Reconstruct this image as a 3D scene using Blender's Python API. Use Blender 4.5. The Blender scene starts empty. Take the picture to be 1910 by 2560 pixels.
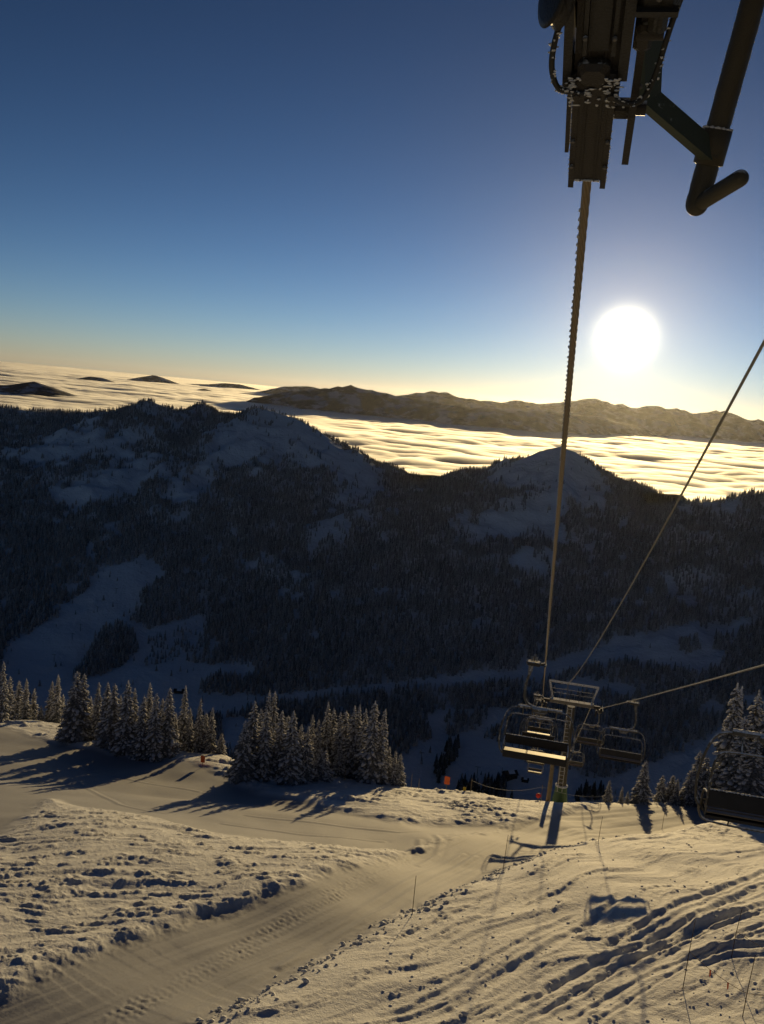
import bpy, bmesh, math, random
import numpy as np
from mathutils import Matrix, Vector

# ------------------------------------------------------------------ camera, sky, sun, exposure
sc = bpy.context.scene
col = sc.collection
F = 2216.0                      # focal length in photo pixels (1910 x 2560)
PITCH = math.radians(7.65)      # camera looks down
ROLL = math.radians(5.2)        # camera held tilted
cam_d = bpy.data.cameras.new('camera')
cam = bpy.data.objects.new('camera', cam_d)
col.objects.link(cam)
cam_d.sensor_fit = 'VERTICAL'
cam_d.angle_y = 2 * math.atan(1280 / F)
cam_d.clip_start = 0.1
cam_d.clip_end = 400000
cam.matrix_world = Matrix.Rotation(math.pi / 2 - PITCH, 4, 'X') @ Matrix.Rotation(ROLL, 4, 'Z')
sc.camera = cam

SUN_AZ = math.radians(14.1)     # to the right of +Y
SUN_EL = math.radians(4.7)
SUN = Vector((math.sin(SUN_AZ) * math.cos(SUN_EL), math.cos(SUN_AZ) * math.cos(SUN_EL), math.sin(SUN_EL)))

w = bpy.data.worlds.new('World')
sc.world = w
w.use_nodes = True
nt = w.node_tree
nt.nodes.clear()
N = nt.nodes.new
L = nt.links.new
out = N('ShaderNodeOutputWorld')
bg = N('ShaderNodeBackground')
sky = N('ShaderNodeTexSky')
sky.sky_type = 'NISHITA'
sky.sun_disc = False
sky.sun_elevation = SUN_EL
sky.sun_rotation = SUN_AZ
sky.altitude = 1900
sky.air_density = 1.0
sky.dust_density = 0.1
sky.ozone_density = 3.6
bw = N('ShaderNodeRGBToBW'); L(sky.outputs[0], bw.inputs[0])
pw_ = N('ShaderNodeMath'); pw_.operation = 'POWER'; pw_.inputs[1].default_value = .84
L(bw.outputs[0], pw_.inputs[0])
con = N('ShaderNodeVectorMath'); con.operation = 'SCALE'
L(sky.outputs[0], con.inputs[0]); L(pw_.outputs[0], con.inputs['Scale'])
hsv = N('ShaderNodeHueSaturation')
hsv.inputs['Saturation'].default_value = .98
hsv.inputs['Value'].default_value = .465
L(con.outputs[0], hsv.inputs['Color'])
tint = N('ShaderNodeVectorMath'); tint.operation = 'MULTIPLY'; tint.inputs[1].default_value = (1.07, .94, 1.05)
L(hsv.outputs[0], tint.inputs[0])
# glare of the low sun itself: bright core and a warm aureole, by angle from the sun
tc = N('ShaderNodeTexCoord')
dot = N('ShaderNodeVectorMath'); dot.operation = 'DOT_PRODUCT'
dot.inputs[1].default_value = SUN
L(tc.outputs['Generated'], dot.inputs[0])
acos = N('ShaderNodeMath'); acos.operation = 'ARCCOSINE'; acos.use_clamp = False
L(dot.outputs['Value'], acos.inputs[0])
def lobe(width_deg, power, strength, colour):
    a = N('ShaderNodeMath'); a.operation = 'DIVIDE'; a.inputs[1].default_value = math.radians(width_deg)
    L(acos.outputs[0], a.inputs[0])
    p = N('ShaderNodeMath'); p.operation = 'POWER'; p.inputs[1].default_value = power
    L(a.outputs[0], p.inputs[0])
    m = N('ShaderNodeMath'); m.operation = 'MULTIPLY'; m.inputs[1].default_value = -1
    L(p.outputs[0], m.inputs[0])
    e = N('ShaderNodeMath'); e.operation = 'EXPONENT'
    L(m.outputs[0], e.inputs[0])
    s = N('ShaderNodeVectorMath'); s.operation = 'SCALE'
    s.inputs[0].default_value = [c * strength for c in colour]
    L(e.outputs[0], s.inputs['Scale'])
    return s.outputs[0]
acc = tint.outputs[0]
SKY_STRENGTH = 0.08
for wd, pw, st, cl in ((1.27, 2.2, 45, (1, .90, .62)), (3.4, 1.0, 7.5, (1, .72, .36)), (9.0, 1.0, .8, (1, .76, .44))):
    ad = N('ShaderNodeVectorMath'); ad.operation = 'ADD'
    L(acc, ad.inputs[0]); L(lobe(wd, pw, st, cl), ad.inputs[1])
    acc = ad.outputs[0]
L(acc, bg.inputs['Color'])
bg.inputs['Strength'].default_value = SKY_STRENGTH
L(bg.outputs[0], out.inputs['Surface'])

sl = bpy.data.lights.new('sun', 'SUN')
sl.energy = 3.3
sl.angle = math.radians(0.53)
sl.color = (1.0, 0.72, 0.33)
so = bpy.data.objects.new('sun', sl)
so.rotation_euler = SUN.to_track_quat('Z', 'Y').to_euler()
so.location = SUN * 300
col.objects.link(so)

vs = sc.view_settings
vs.view_transform = 'Standard'
vs.look = 'None'
vs.exposure = 0.0
vs.gamma = 1.0
vs.use_curve_mapping = False
sc.render.engine = 'CYCLES'
sc.cycles.volume_bounces = 1

# ------------------------------------------------------------------ helpers
RNG = np.random.default_rng(7)
random.seed(7)
_cr, _sr, _cp, _sp = math.cos(ROLL), math.sin(ROLL), math.cos(PITCH), math.sin(PITCH)
def ray(u, v):
    """world direction of a sighting in the photo, scaled to one metre along the optical axis"""
    xc, yc = (u - 955) / F, (1280 - v) / F
    x, y = xc * _cr - yc * _sr, xc * _sr + yc * _cr
    return np.array((x, _cp + y * _sp, y * _cp - _sp))
def at(u, v, Y):            # point on the sighting at forward distance Y
    d = ray(u, v); return d * (Y / d[1])
def atd(u, v, D):           # point on the sighting at depth D
    return ray(u, v) * D
def project(p):
    p = np.asarray(p, float)
    x, y, z = p[..., 0], p[..., 1], p[..., 2]
    yy = y * _sp + z * _cp; dd = y * _cp - z * _sp
    xc, yc = (x * _cr + yy * _sr) / dd, (-x * _sr + yy * _cr) / dd
    return 955 + xc * F, 1280 - yc * F, dd

_perm = np.random.default_rng(11).permutation(4096)
_ga = np.random.default_rng(12).random(4096) * 2 * math.pi
_gx, _gy = np.cos(_ga), np.sin(_ga)
def perlin(x, y, seed=0):
    x = np.asarray(x, float); y = np.asarray(y, float)
    xi = np.floor(x).astype(np.int64); yi = np.floor(y).astype(np.int64)
    xf = x - xi; yf = y - yi
    def g(ix, iy, fx, fy):
        h = _perm[(_perm[(ix + seed * 57) & 4095] + iy) & 4095]
        return _gx[h] * fx + _gy[h] * fy
    u = xf * xf * xf * (xf * (xf * 6 - 15) + 10); v = yf * yf * yf * (yf * (yf * 6 - 15) + 10)
    a = g(xi, yi, xf, yf); b = g(xi + 1, yi, xf - 1, yf)
    c = g(xi, yi + 1, xf, yf - 1); d = g(xi + 1, yi + 1, xf - 1, yf - 1)
    return (a + u * (b - a)) * (1 - v) + (c + u * (d - c)) * v
def fbm(x, y, octv=4, seed=0, gain=.5):
    s = 0; a = 1.0
    for o in range(octv):
        s = s + a * perlin(x * 2 ** o, y * 2 ** o, seed + o * 3); a *= gain
    return s
def ridged(x, y, octv=4, seed=0, gain=.5):
    s = 0; a = 1.0
    for o in range(octv):
        s = s + a * (1 - 2.4 * np.abs(perlin(x * 2 ** o, y * 2 ** o, seed + o * 3))); a *= gain
    return s
def sstep(a, b, x):
    t = np.clip((x - a) / (b - a), 0, 1); return t * t * (3 - 2 * t)
def poly_sd(x, y, poly):
    """signed distance to a polygon, positive inside"""
    x = np.asarray(x, float); y = np.asarray(y, float)
    d = np.full(x.shape, 1e18); ins = np.zeros(x.shape, bool); n = len(poly)
    for i in range(n):
        (x0, y0), (x1, y1) = poly[i], poly[(i + 1) % n]
        ex, ey = x1 - x0, y1 - y0
        t = np.clip(((x - x0) * ex + (y - y0) * ey) / (ex * ex + ey * ey + 1e-12), 0, 1)
        d = np.minimum(d, (x - x0 - t * ex) ** 2 + (y - y0 - t * ey) ** 2)
        if y0 != y1:
            c = ((y0 > y) != (y1 > y)) & (x < ex * (y - y0) / (y1 - y0) + x0)
            ins ^= c
    d = np.sqrt(d)
    return np.where(ins, d, -d)
def line_dist(x, y, pts):
    """distance to a polyline, signed side and length along it"""
    best = np.full(x.shape, 1e18); side = np.zeros(x.shape); along = np.zeros(x.shape); acc = 0
    for (x0, y0), (x1, y1) in zip(pts[:-1], pts[1:]):
        ex, ey = x1 - x0, y1 - y0; l = math.hypot(ex, ey)
        t = np.clip(((x - x0) * ex + (y - y0) * ey) / (l * l), 0, 1)
        dx, dy = x - x0 - t * ex, y - y0 - t * ey
        d = dx * dx + dy * dy; m = d < best
        best = np.where(m, d, best); side = np.where(m, np.sign(ex * dy - ey * dx), side)
        along = np.where(m, acc + t * l, along); acc += l
    return np.sqrt(best), side, along

def smooth_line(pts, n=6):
    """Catmull-Rom through points"""
    P = [np.array(p, float) for p in pts]
    P = [2 * P[0] - P[1]] + P + [2 * P[-1] - P[-2]]
    o = []
    for i in range(1, len(P) - 2):
        for k in range(n):
            t = k / n
            o.append(.5 * (2 * P[i] + (P[i + 1] - P[i - 1]) * t + (2 * P[i - 1] - 5 * P[i] + 4 * P[i + 1] - P[i + 2]) * t * t
                     + (-P[i - 1] + 3 * P[i] - 3 * P[i + 1] + P[i + 2]) * t ** 3))
    o.append(P[-2])
    return o

def link(name, mesh, parent=None, mat=None):
    o = bpy.data.objects.new(name, mesh); col.objects.link(o)
    if parent is not None: o.parent = parent
    if mat is not None: mesh.materials.append(mat)
    return o
def tag(o, label=None, cat=None, group=None, kind=None):
    if label: o['label'] = label
    if cat: o['category'] = cat
    if group: o['group'] = group
    if kind: o['kind'] = kind
    return o
def empty(name, loc=(0, 0, 0), rz=0, label=None, cat=None, group=None):
    o = bpy.data.objects.new(name, None); col.objects.link(o)
    o.empty_display_size = .2
    o.location = loc; o.rotation_euler = (0, 0, rz)
    return tag(o, label, cat, group)
def copy_tree(o, parent=None):
    c = o.copy(); col.objects.link(c); c.parent = parent
    for ch in list(o.children): copy_tree(ch, c)
    return c
def fast_mesh(name, V, Q, smooth=True):
    """mesh from numpy arrays: V (n,3), Q (m,4) quads or (m,3) triangles"""
    me = bpy.data.meshes.new(name)
    V = np.ascontiguousarray(V, np.float32); Q = np.ascontiguousarray(Q, np.int32)
    k = Q.shape[1]
    me.vertices.add(len(V)); me.vertices.foreach_set('co', V.ravel())
    me.loops.add(Q.size); me.loops.foreach_set('vertex_index', Q.ravel())
    me.polygons.add(len(Q))
    me.polygons.foreach_set('loop_start', np.arange(0, Q.size, k, dtype=np.int32))
    me.polygons.foreach_set('loop_total', np.full(len(Q), k, np.int32))
    if smooth: me.polygons.foreach_set('use_smooth', np.ones(len(Q), bool))
    me.update(calc_edges=True)
    return me
def grid_quads(nr, nc):
    i = np.arange(nr - 1)[:, None] * nc + np.arange(nc - 1)[None, :]
    return np.stack([i, i + 1, i + nc + 1, i + nc], -1).reshape(-1, 4)

class MB:
    def __init__(s): s.v = []; s.f = []; s.sm = []
    def add(s, V, Fc, sm=False):
        b = len(s.v); s.v += [tuple(float(c) for c in p) for p in V]
        s.f += [tuple(b + i for i in f) for f in Fc]; s.sm += [sm] * len(Fc); return s
    def box(s, c, size, R=None, taper=1.0, bev=0.0):
        hx, hy, hz = size[0] / 2, size[1] / 2, size[2] / 2
        if bev <= 0:
            P = []
            for z in (-1, 1):
                k = taper if z > 0 else 1
                for x, y in ((-1, -1), (1, -1), (1, 1), (-1, 1)): P.append((x * hx * k, y * hy * k, z * hz))
            Fc = [(3, 2, 1, 0), (4, 5, 6, 7), (0, 1, 5, 4), (1, 2, 6, 5), (2, 3, 7, 6), (3, 0, 4, 7)]
        else:
            P = []; Fc = []
            for z, ins in ((-hz, bev), (-hz + bev, 0), (hz - bev, 0), (hz, bev)):
                X, Y = hx - ins, hy - ins; b = bev
                P += [(-X + b, -Y, z), (X - b, -Y, z), (X, -Y + b, z), (X, Y - b, z), (X - b, Y, z), (-X + b, Y, z), (-X, Y - b, z), (-X, -Y + b, z)]
            for r in range(3):
                for k in range(8):
                    a = r * 8 + k; b2 = r * 8 + (k + 1) % 8
                    Fc.append((a, b2, b2 + 8, a + 8))
            Fc += [tuple(range(7, -1, -1)), tuple(range(24, 32))]
        if R is not None: P = [R @ Vector(p) for p in P]
        return s.add([(p[0] + c[0], p[1] + c[1], p[2] + c[2]) for p in P], Fc)
    def tube(s, path, r, n=8, cap=True, sm=True):
        path = [Vector(p) for p in path]; m = len(path)
        rr = r if hasattr(r, '__len__') else [r] * m
        T = [(path[min(i + 1, m - 1)] - path[max(i - 1, 0)]).normalized() for i in range(m)]
        up = Vector((0, 0, 1)) if abs(T[0].z) < .9 else Vector((1, 0, 0))
        A = T[0].cross(up).normalized(); V = []
        for i in range(m):
            A = (A - T[i] * A.dot(T[i])).normalized(); B = T[i].cross(A)
            for k in range(n):
                a = 2 * math.pi * k / n
                V.append(path[i] + (A * math.cos(a) + B * math.sin(a)) * rr[i])
        Fc = [(i * n + k, i * n + (k + 1) % n, (i + 1) * n + (k + 1) % n, (i + 1) * n + k) for i in range(m - 1) for k in range(n)]
        s.add(V, Fc, sm)
        if cap: s.add(V[:n], [tuple(range(n - 1, -1, -1))]); s.add(V[-n:], [tuple(range(n))])
        return s
    def rod(s, a, b, r, n=8): return s.tube([a, b], r, n)
    def bar(s, a, b, wd, th, up=(0, 0, 1), bev=0.0):
        """rectangular bar between two points; wd across, th along the up hint"""
        a, b = Vector(a), Vector(b); t = (b - a); l = t.length; t.normalize()
        u = Vector(up); x = t.cross(u)
        if x.length < 1e-4: x = t.cross(Vector((1, 0, 0)))
        x.normalize(); y = x.cross(t)
        R = Matrix((x, t, y)).transposed()
        return s.box((a + b) / 2, (wd, l, th), R, bev=bev)
    def prism(s, outline, depth_vec):
        n = len(outline); d = Vector(depth_vec)
        V = [Vector(p) for p in outline] + [Vector(p) + d for p in outline]
        Fc = [tuple(range(n - 1, -1, -1)), tuple(range(n, 2 * n))] + [(i, (i + 1) % n, n + (i + 1) % n, n + i) for i in range(n)]
        return s.add(V, Fc)
    def lathe(s, prof, c, axis, n=20):
        """prof: (radius, height along axis)"""
        a = Vector(axis).normalized(); h = Vector((0, 0, 1)) if abs(a.z) < .9 else Vector((1, 0, 0))
        x = a.cross(h).normalized(); y = a.cross(x); c = Vector(c); V = []
        for r, z in prof:
            for k in range(n):
                t = 2 * math.pi * k / n
                V.append(c + a * z + (x * math.cos(t) + y * math.sin(t)) * r)
        Fc = [(i * n + k, i * n + (k + 1) % n, (i + 1) * n + (k + 1) % n, (i + 1) * n + k) for i in range(len(prof) - 1) for k in range(n)]
        s.add(V, Fc, True)
        s.add(V[:n], [tuple(range(n - 1, -1, -1))]); s.add(V[-n:], [tuple(range(n))])
        return s
    def blob(s, c, size, seed=0, jitter=.2, R=None):
        rnd = random.Random(seed); t = (1 + 5 ** .5) / 2
        P = [(-1, t, 0), (1, t, 0), (-1, -t, 0), (1, -t, 0), (0, -1, t), (0, 1, t), (0, -1, -t), (0, 1, -t), (t, 0, -1), (t, 0, 1), (-t, 0, -1), (-t, 0, 1)]
        Fc = [(0, 11, 5), (0, 5, 1), (0, 1, 7), (0, 7, 10), (0, 10, 11), (1, 5, 9), (5, 11, 4), (11, 10, 2), (10, 7, 6), (7, 1, 8), (3, 9, 4), (3, 4, 2), (3, 2, 6), (3, 6, 8), (3, 8, 9), (4, 9, 5), (2, 4, 11), (6, 2, 10), (8, 6, 7), (9, 8, 1)]
        V = []
        for p in P:
            k = (1 + rnd.uniform(-jitter, jitter)) / 1.902
            q = Vector((p[0] * size[0] * k, p[1] * size[1] * k, p[2] * size[2] * k))
            if R is not None: q = R @ q
            V.append((q.x + c[0], q.y + c[1], q.z + c[2]))
        return s.add(V, Fc, True)
    def mesh(s, name):
        me = bpy.data.meshes.new(name); me.from_pydata(s.v, [], s.f)
        me.polygons.foreach_set('use_smooth', s.sm); me.update(); return me
    def build(s, name, mat, parent=None): return link(name, s.mesh(name), parent, mat)

# ------------------------------------------------------------------ materials
def new_mat(name):
    m = bpy.data.materials.new(name); m.use_nodes = True
    n = m.node_tree; b = n.nodes['Principled BSDF']
    return m, n, b
def noise_node(n, scale, detail=4, rough=.55, coord='Object', vec=None):
    t = n.nodes.new('ShaderNodeTexNoise'); t.inputs['Scale'].default_value = scale
    t.inputs['Detail'].default_value = detail; t.inputs['Roughness'].default_value = rough
    if vec is None:
        c = n.nodes.new('ShaderNodeTexCoord'); vec = c.outputs[coord]
    n.links.new(vec, t.inputs['Vector']); return t
def ramp(n, fac, stops):
    r = n.nodes.new('ShaderNodeValToRGB'); n.links.new(fac, r.inputs[0])
    e = r.color_ramp.elements
    while len(e) < len(stops): e.new(.5)
    for k, (p, c) in enumerate(stops):
        e[k].position = p; e[k].color = (c[0], c[1], c[2], 1) if hasattr(c, '__len__') else (c, c, c, 1)
    return r
def simple(name, c, rough=.6, metal=0.0, var=.25, scale=6.0, bump=0.0, bscale=40.0):
    m, n, b = new_mat(name)
    t = noise_node(n, scale)
    r = ramp(n, t.outputs[0], [(.3, [x * (1 - var) for x in c]), (.7, [min(1, x * (1 + var)) for x in c])])
    n.links.new(r.outputs[0], b.inputs['Base Color'])
    b.inputs['Roughness'].default_value = rough; b.inputs['Metallic'].default_value = metal
    if bump:
        t2 = noise_node(n, bscale, 3)
        bp = n.nodes.new('ShaderNodeBump'); bp.inputs['Strength'].default_value = bump; bp.inputs['Distance'].default_value = .02
        n.links.new(t2.outputs[0], bp.inputs['Height']); n.links.new(bp.outputs[0], b.inputs['Normal'])
    return m
def frosted(name, c, frost=(.8, .82, .86), lo=.52, hi=.66, scale=9.0, rough=.55, metal=.0, upw=.35):
    """painted or bare metal with rime frost, thicker on faces turned up"""
    m, n, b = new_mat(name)
    t = noise_node(n, scale, 6, .65)
    g = n.nodes.new('ShaderNodeNewGeometry'); sx = n.nodes.new('ShaderNodeSeparateXYZ'); n.links.new(g.outputs['Normal'], sx.inputs[0])
    ma = n.nodes.new('ShaderNodeMath'); ma.operation = 'MULTIPLY_ADD'; ma.inputs[1].default_value = upw
    n.links.new(sx.outputs['Z'], ma.inputs[0]); n.links.new(t.outputs[0], ma.inputs[2])
    r = ramp(n, ma.outputs[0], [(lo, c), (hi, frost)])
    n.links.new(r.outputs[0], b.inputs['Base Color'])
    rr = ramp(n, ma.outputs[0], [(lo, rough), (hi, .9)]); n.links.new(rr.outputs[0], b.inputs['Roughness'])
    b.inputs['Metallic'].default_value = metal
    t2 = noise_node(n, scale * 8, 3)
    bp = n.nodes.new('ShaderNodeBump'); bp.inputs['Strength'].default_value = .5; bp.inputs['Distance'].default_value = .01
    n.links.new(t2.outputs[0], bp.inputs['Height']); n.links.new(bp.outputs[0], b.inputs['Normal'])
    return m

def snow_mat(name, base=(.8, .81, .83), scales=((3.0, .06), (14.0, .02)), rough=.75, groom=True):
    m, n, b = new_mat(name)
    b.inputs['Roughness'].default_value = rough
    b.inputs['Specular IOR Level'].default_value = .25
    t = noise_node(n, .35, 5)
    r = ramp(n, t.outputs[0], [(.3, [x * .93 for x in base]), (.7, base)])
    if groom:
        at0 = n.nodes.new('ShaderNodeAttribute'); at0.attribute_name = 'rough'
        g0 = ramp(n, at0.outputs['Fac'], [(.18, (.46, .47, .51)), (.9, (1, 1, 1))])  # groomed snow: greyer where packed, and its dull backlit shading put into the colour
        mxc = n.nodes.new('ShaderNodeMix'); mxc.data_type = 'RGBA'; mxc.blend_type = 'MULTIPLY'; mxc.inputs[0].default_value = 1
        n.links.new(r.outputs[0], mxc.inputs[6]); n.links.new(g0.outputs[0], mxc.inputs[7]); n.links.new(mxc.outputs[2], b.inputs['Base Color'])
    else: n.links.new(r.outputs[0], b.inputs['Base Color'])
    prev = None
    for s, d in scales:
        tt = noise_node(n, s, 5, .6)
        bp = n.nodes.new('ShaderNodeBump'); bp.inputs['Strength'].default_value = 1; bp.inputs['Distance'].default_value = d
        n.links.new(tt.outputs[0], bp.inputs['Height'])
        if groom:
            at_ = n.nodes.new('ShaderNodeAttribute'); at_.attribute_name = 'rough'
            n.links.new(at_.outputs['Fac'], bp.inputs['Strength'])
        if prev is not None: n.links.new(prev.outputs[0], bp.inputs['Normal'])
        prev = bp
    n.links.new(prev.outputs[0], b.inputs['Normal'])
    return m

M = {}
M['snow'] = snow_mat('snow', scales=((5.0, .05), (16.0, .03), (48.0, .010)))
M['snow_far'] = snow_mat('valley_snow', scales=((.02, 8.0), (.1, 1.5)), groom=False)
M['snow_lump'] = simple('loose_snow', (.8, .81, .83), .8, var=.05, bump=.4, bscale=30)
M['needles'] = frosted('fir_needles', (.026, .03, .02), frost=(.42, .42, .43), lo=.42, hi=.85, scale=5, rough=.85, upw=.15)
M['bark'] = simple('bark', (.06, .045, .035), .9, var=.4, scale=12)
M['tree_snow'] = simple('tree_snow', (.66, .66, .68), .8, var=.12, scale=4, bump=.5, bscale=9)
M['steel'] = frosted('galvanised_steel', (.16, .15, .14), lo=.62, hi=.8, scale=14, rough=.5, metal=.3)
M['dark_steel'] = frosted('dark_machine_steel', (.035, .030, .026), lo=.66, hi=.82, scale=16, rough=.5, metal=.2)
M['black_steel'] = frosted('black_steel', (.02, .019, .018), lo=.72, hi=.9, scale=10, rough=.5)
M['green_bar'] = frosted('grey_green_paint', (.06, .075, .05), lo=.64, hi=.8, scale=20, rough=.55)
M['pipe'] = frosted('olive_pipe_paint', (.075, .062, .035), lo=.68, hi=.84, scale=24, rough=.5)
M['rime'] = simple('rime_frost', (.75, .76, .78), .9, var=.1, bump=.8, bscale=60)
M['rope'] = frosted('wire_rope_steel', (.32, .25, .16), lo=.62, hi=.82, scale=30, rough=.5, metal=.3)
M['cable'] = frosted('frosted_cable', (.30, .27, .2), lo=.4, hi=.6, scale=20)
M['frame'] = frosted('chair_frame', (.09, .08, .065), lo=.55, hi=.72, scale=8, rough=.5, metal=.2)
M['cushion'] = simple('dark_cushion', (.02, .017, .016), .7)
M['seat'] = simple('tan_seat_slats', (.22, .16, .10), .45, var=.2, scale=8)
M['tower_green'] = frosted('green_paint', (.05, .11, .042), lo=.7, hi=.85, scale=4, rough=.6)
M['mast'] = frosted('mast_paint', (.10, .085, .055), lo=.6, hi=.78, scale=5, rough=.6)
M['wood'] = simple('weathered_wood', (.30, .23, .13), .8, var=.35, scale=5)
M['bamboo'] = simple('bamboo', (.09, .05, .028), .6, var=.3)
M['cord'] = simple('rope_line', (.25, .15, .08), .8)
M['pale_cord'] = simple('pale_rope_line', (.5, .5, .48), .8)
M['orange'] = simple('orange_plastic', (.8, .14, .03), .6, var=.1)
M['red'] = simple('red_plastic', (.7, .03, .02), .6, var=.1)
M['yellow'] = simple('yellow_plastic', (.7, .5, .05), .6, var=.1)
M['rubber'] = simple('black_rubber', (.02, .02, .02), .6)
M['cabin'] = simple('dark_timber_cladding', (.035, .028, .024), .8, var=.3)
M['glass'] = simple('window_glass', (.02, .025, .03), .1, var=.1)

def conifer_mat(name, dark=(.03, .035, .026), frost=(.42, .43, .46), lo=.45, hi=.8):
    m, n, b = new_mat(name)
    t = noise_node(n, .55, 5, .7)
    g = n.nodes.new('ShaderNodeNewGeometry'); sx = n.nodes.new('ShaderNodeSeparateXYZ'); n.links.new(g.outputs['True Normal'], sx.inputs[0])
    oi = n.nodes.new('ShaderNodeObjectInfo')
    ma = n.nodes.new('ShaderNodeMath'); ma.operation = 'MULTIPLY_ADD'; ma.inputs[1].default_value = .3
    n.links.new(sx.outputs['Z'], ma.inputs[0]); n.links.new(t.outputs[0], ma.inputs[2])
    mb = n.nodes.new('ShaderNodeMath'); mb.operation = 'MULTIPLY_ADD'; mb.inputs[1].default_value = .22
    n.links.new(oi.outputs['Random'], mb.inputs[0]); n.links.new(ma.outputs[0], mb.inputs[2])
    r = ramp(n, mb.outputs[0], [(lo, dark), (hi, frost)])
    n.links.new(r.outputs[0], b.inputs['Base Color']); b.inputs['Roughness'].default_value = .9
    return m
M['conifer'] = conifer_mat('frosted_conifer', dark=(.03, .03, .026), frost=(.6, .6, .61), lo=.46, hi=1.0)
M['conifer_dark'] = conifer_mat('dark_conifer', dark=(.026, .03, .022), frost=(.3, .31, .34), lo=.6, hi=1.1)

# ------------------------------------------------------------------ the near slope
def plane_z(x, y):
    y = np.asarray(y, float)
    return -12.1 - .205 * y - .135 * 4.0 * np.logaddexp(0, (y - 33.0) / 4.0) + .10 * 3.0 * np.logaddexp(0, (y - 60.0) / 3.0) + 0 * x    # gentler near us, steeper towards the crest
def on_plane(u, v):
    d = ray(u, v); d = d / d[1]; lo_, hi_ = 4.0, 400.0
    for _ in range(50):
        m_ = (lo_ + hi_) / 2
        if d[2] * m_ > float(plane_z(0, m_)): lo_ = m_
        else: hi_ = m_
    return d * lo_
def ppoly(pts): return [tuple(on_plane(u, v)[:2]) for u, v in pts]

CREST = [(-250, 1790), (0, 1797), (80, 1793), (150, 1803), (300, 1850), (440, 1872), (560, 1890), (600, 1908), (700, 1935), (830, 1945), (1000, 1957), (1090, 1966), (1200, 1981), (1300, 1998), (1390, 2004), (1500, 2004), (1650, 2000), (1750, 2006), (1830, 2030), (1910, 2045), (2150, 2055)]
_c = np.array(ppoly(CREST)); _o = np.argsort(_c[:, 0]); CRX, CRY = _c[_o, 0], _c[_o, 1]
ROAD = ppoly([(-400, 2640), (0, 2491), (173, 2405), (370, 2324), (578, 2260), (751, 2202), (955, 2139), (1020, 2108), (1150, 2075), (1330, 2048), (1420, 2028), (1500, 2000), (1760, 1990), (1830, 2036), (1740, 2052), (1637, 2069), (1492, 2101), (1360, 2127), (1232, 2173), (1082, 2237), (955, 2289), (809, 2376), (624, 2485), (503, 2543), (300, 2660), (-200, 2850)])
PISTE = ppoly([(-300, 1800), (0, 1817), (160, 1862), (290, 1893), (420, 1908), (530, 1925), (610, 1962), (740, 1990), (1000, 2045), (1250, 2052), (1300, 2062), (1150, 2085), (1020, 2112), (850, 2103), (700, 2096), (500, 2080), (330, 2030), (200, 2008), (120, 1985), (0, 2080), (-300, 2150)])
ROAD_C = ppoly([(-300, 2720), (250, 2520), (480, 2400), (780, 2280), (955, 2205), (1150, 2115), (1400, 2050), (1700, 2014), (1900, 2000)])
ROAD_C = [tuple(p_) for p_ in smooth_line(ROAD_C, 7)]
_rl = np.cumsum([0] + [math.hypot(b_[0] - a_[0], b_[1] - a_[1]) for a_, b_ in zip(ROAD_C[:-1], ROAD_C[1:])])
CAT = ppoly([(-100, 2760), (240, 2555), (430, 2440), (560, 2370), (700, 2290), (850, 2215), (960, 2160), (1030, 2120)])
LINES = [ppoly(p) for p in (
    [(400, 2560), (560, 2460), (760, 2350), (955, 2250), (1080, 2170), (1190, 2115)],
    [(700, 2380), (900, 2250), (1070, 2150), (1160, 2110)],
    [(1050, 2135), (1095, 2110), (1105, 2090), (1090, 2076)], [(1030, 2105), (1052, 2095), (1050, 2085)],
    [(560, 2040), (760, 2065), (960, 2082)], [(620, 2020), (800, 2040), (1000, 2065), (1140, 2062)], [(200, 1935), (300, 1990), (420, 2018)], [(90, 1880), (240, 1920), (500, 1960)])]
# ruts and ski tracks in the ungroomed snow: (photo sightings, half width, depth)
RUTS = [
    ([(1080, 2560), (1250, 2440), (1400, 2350), (1500, 2290), (1560, 2240)], .22, .20),
    ([(955, 2440), (1130, 2340), (1260, 2260), (1330, 2215)], .25, .16),
    ([(955, 2550), (1110, 2480), (1280, 2370), (1450, 2280)], .18, .16),
    ([(1200, 2560), (1370, 2470), (1520, 2390), (1700, 2320), (1910, 2230)], .22, .30),
    ([(1500, 2370), (1640, 2300), (1800, 2235), (1930, 2180)], .22, .26),
    ([(1770, 2285), (1850, 2245), (1940, 2210)], .2, .26),
    ([(1540, 2410), (1700, 2340), (1840, 2295), (1960, 2255)], .25, .32),
    ([(1310, 2560), (1480, 2450), (1620, 2375), (1930, 2290)], .15, .18),
    ([(1400, 2560), (1560, 2460), (1720, 2390), (1950, 2310)], .14, .14),
    ([(1470, 2560), (1640, 2450), (1800, 2370), (1950, 2330)], .12, .12),
    ([(1350, 2530), (1520, 2430), (1680, 2365), (1950, 2275)], .1, .12),
    ([(955, 2360), (1040, 2320), (1180, 2260), (1240, 2230)], .2, .14),
    ([(1090, 2265), (1130, 2310)], .22, .16), ([(1070, 2280), (1105, 2320)], .2, .14),
    ([(1690, 2400), (1790, 2375), (1910, 2372), (1990, 2380)], .3, .30),
    ([(1730, 2410), (1830, 2392), (1960, 2400)], .2, .18),
    ([(1730, 2420), (1770, 2445), (1800, 2470)], .25, .14), ([(1560, 2120), (1700, 2085), (1800, 2060)], .3, .12),
    ([(1830, 2070), (1920, 2068)], .25, .16), ([(1830, 2140), (1930, 2128)], .2, .12),
    ([(0, 2300), (120, 2250), (230, 2210)], .35, .14), ([(120, 2330), (230, 2280), (330, 2265)], .4, .16), ([(0, 2390), (70, 2378)], .4, .16),
]
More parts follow.
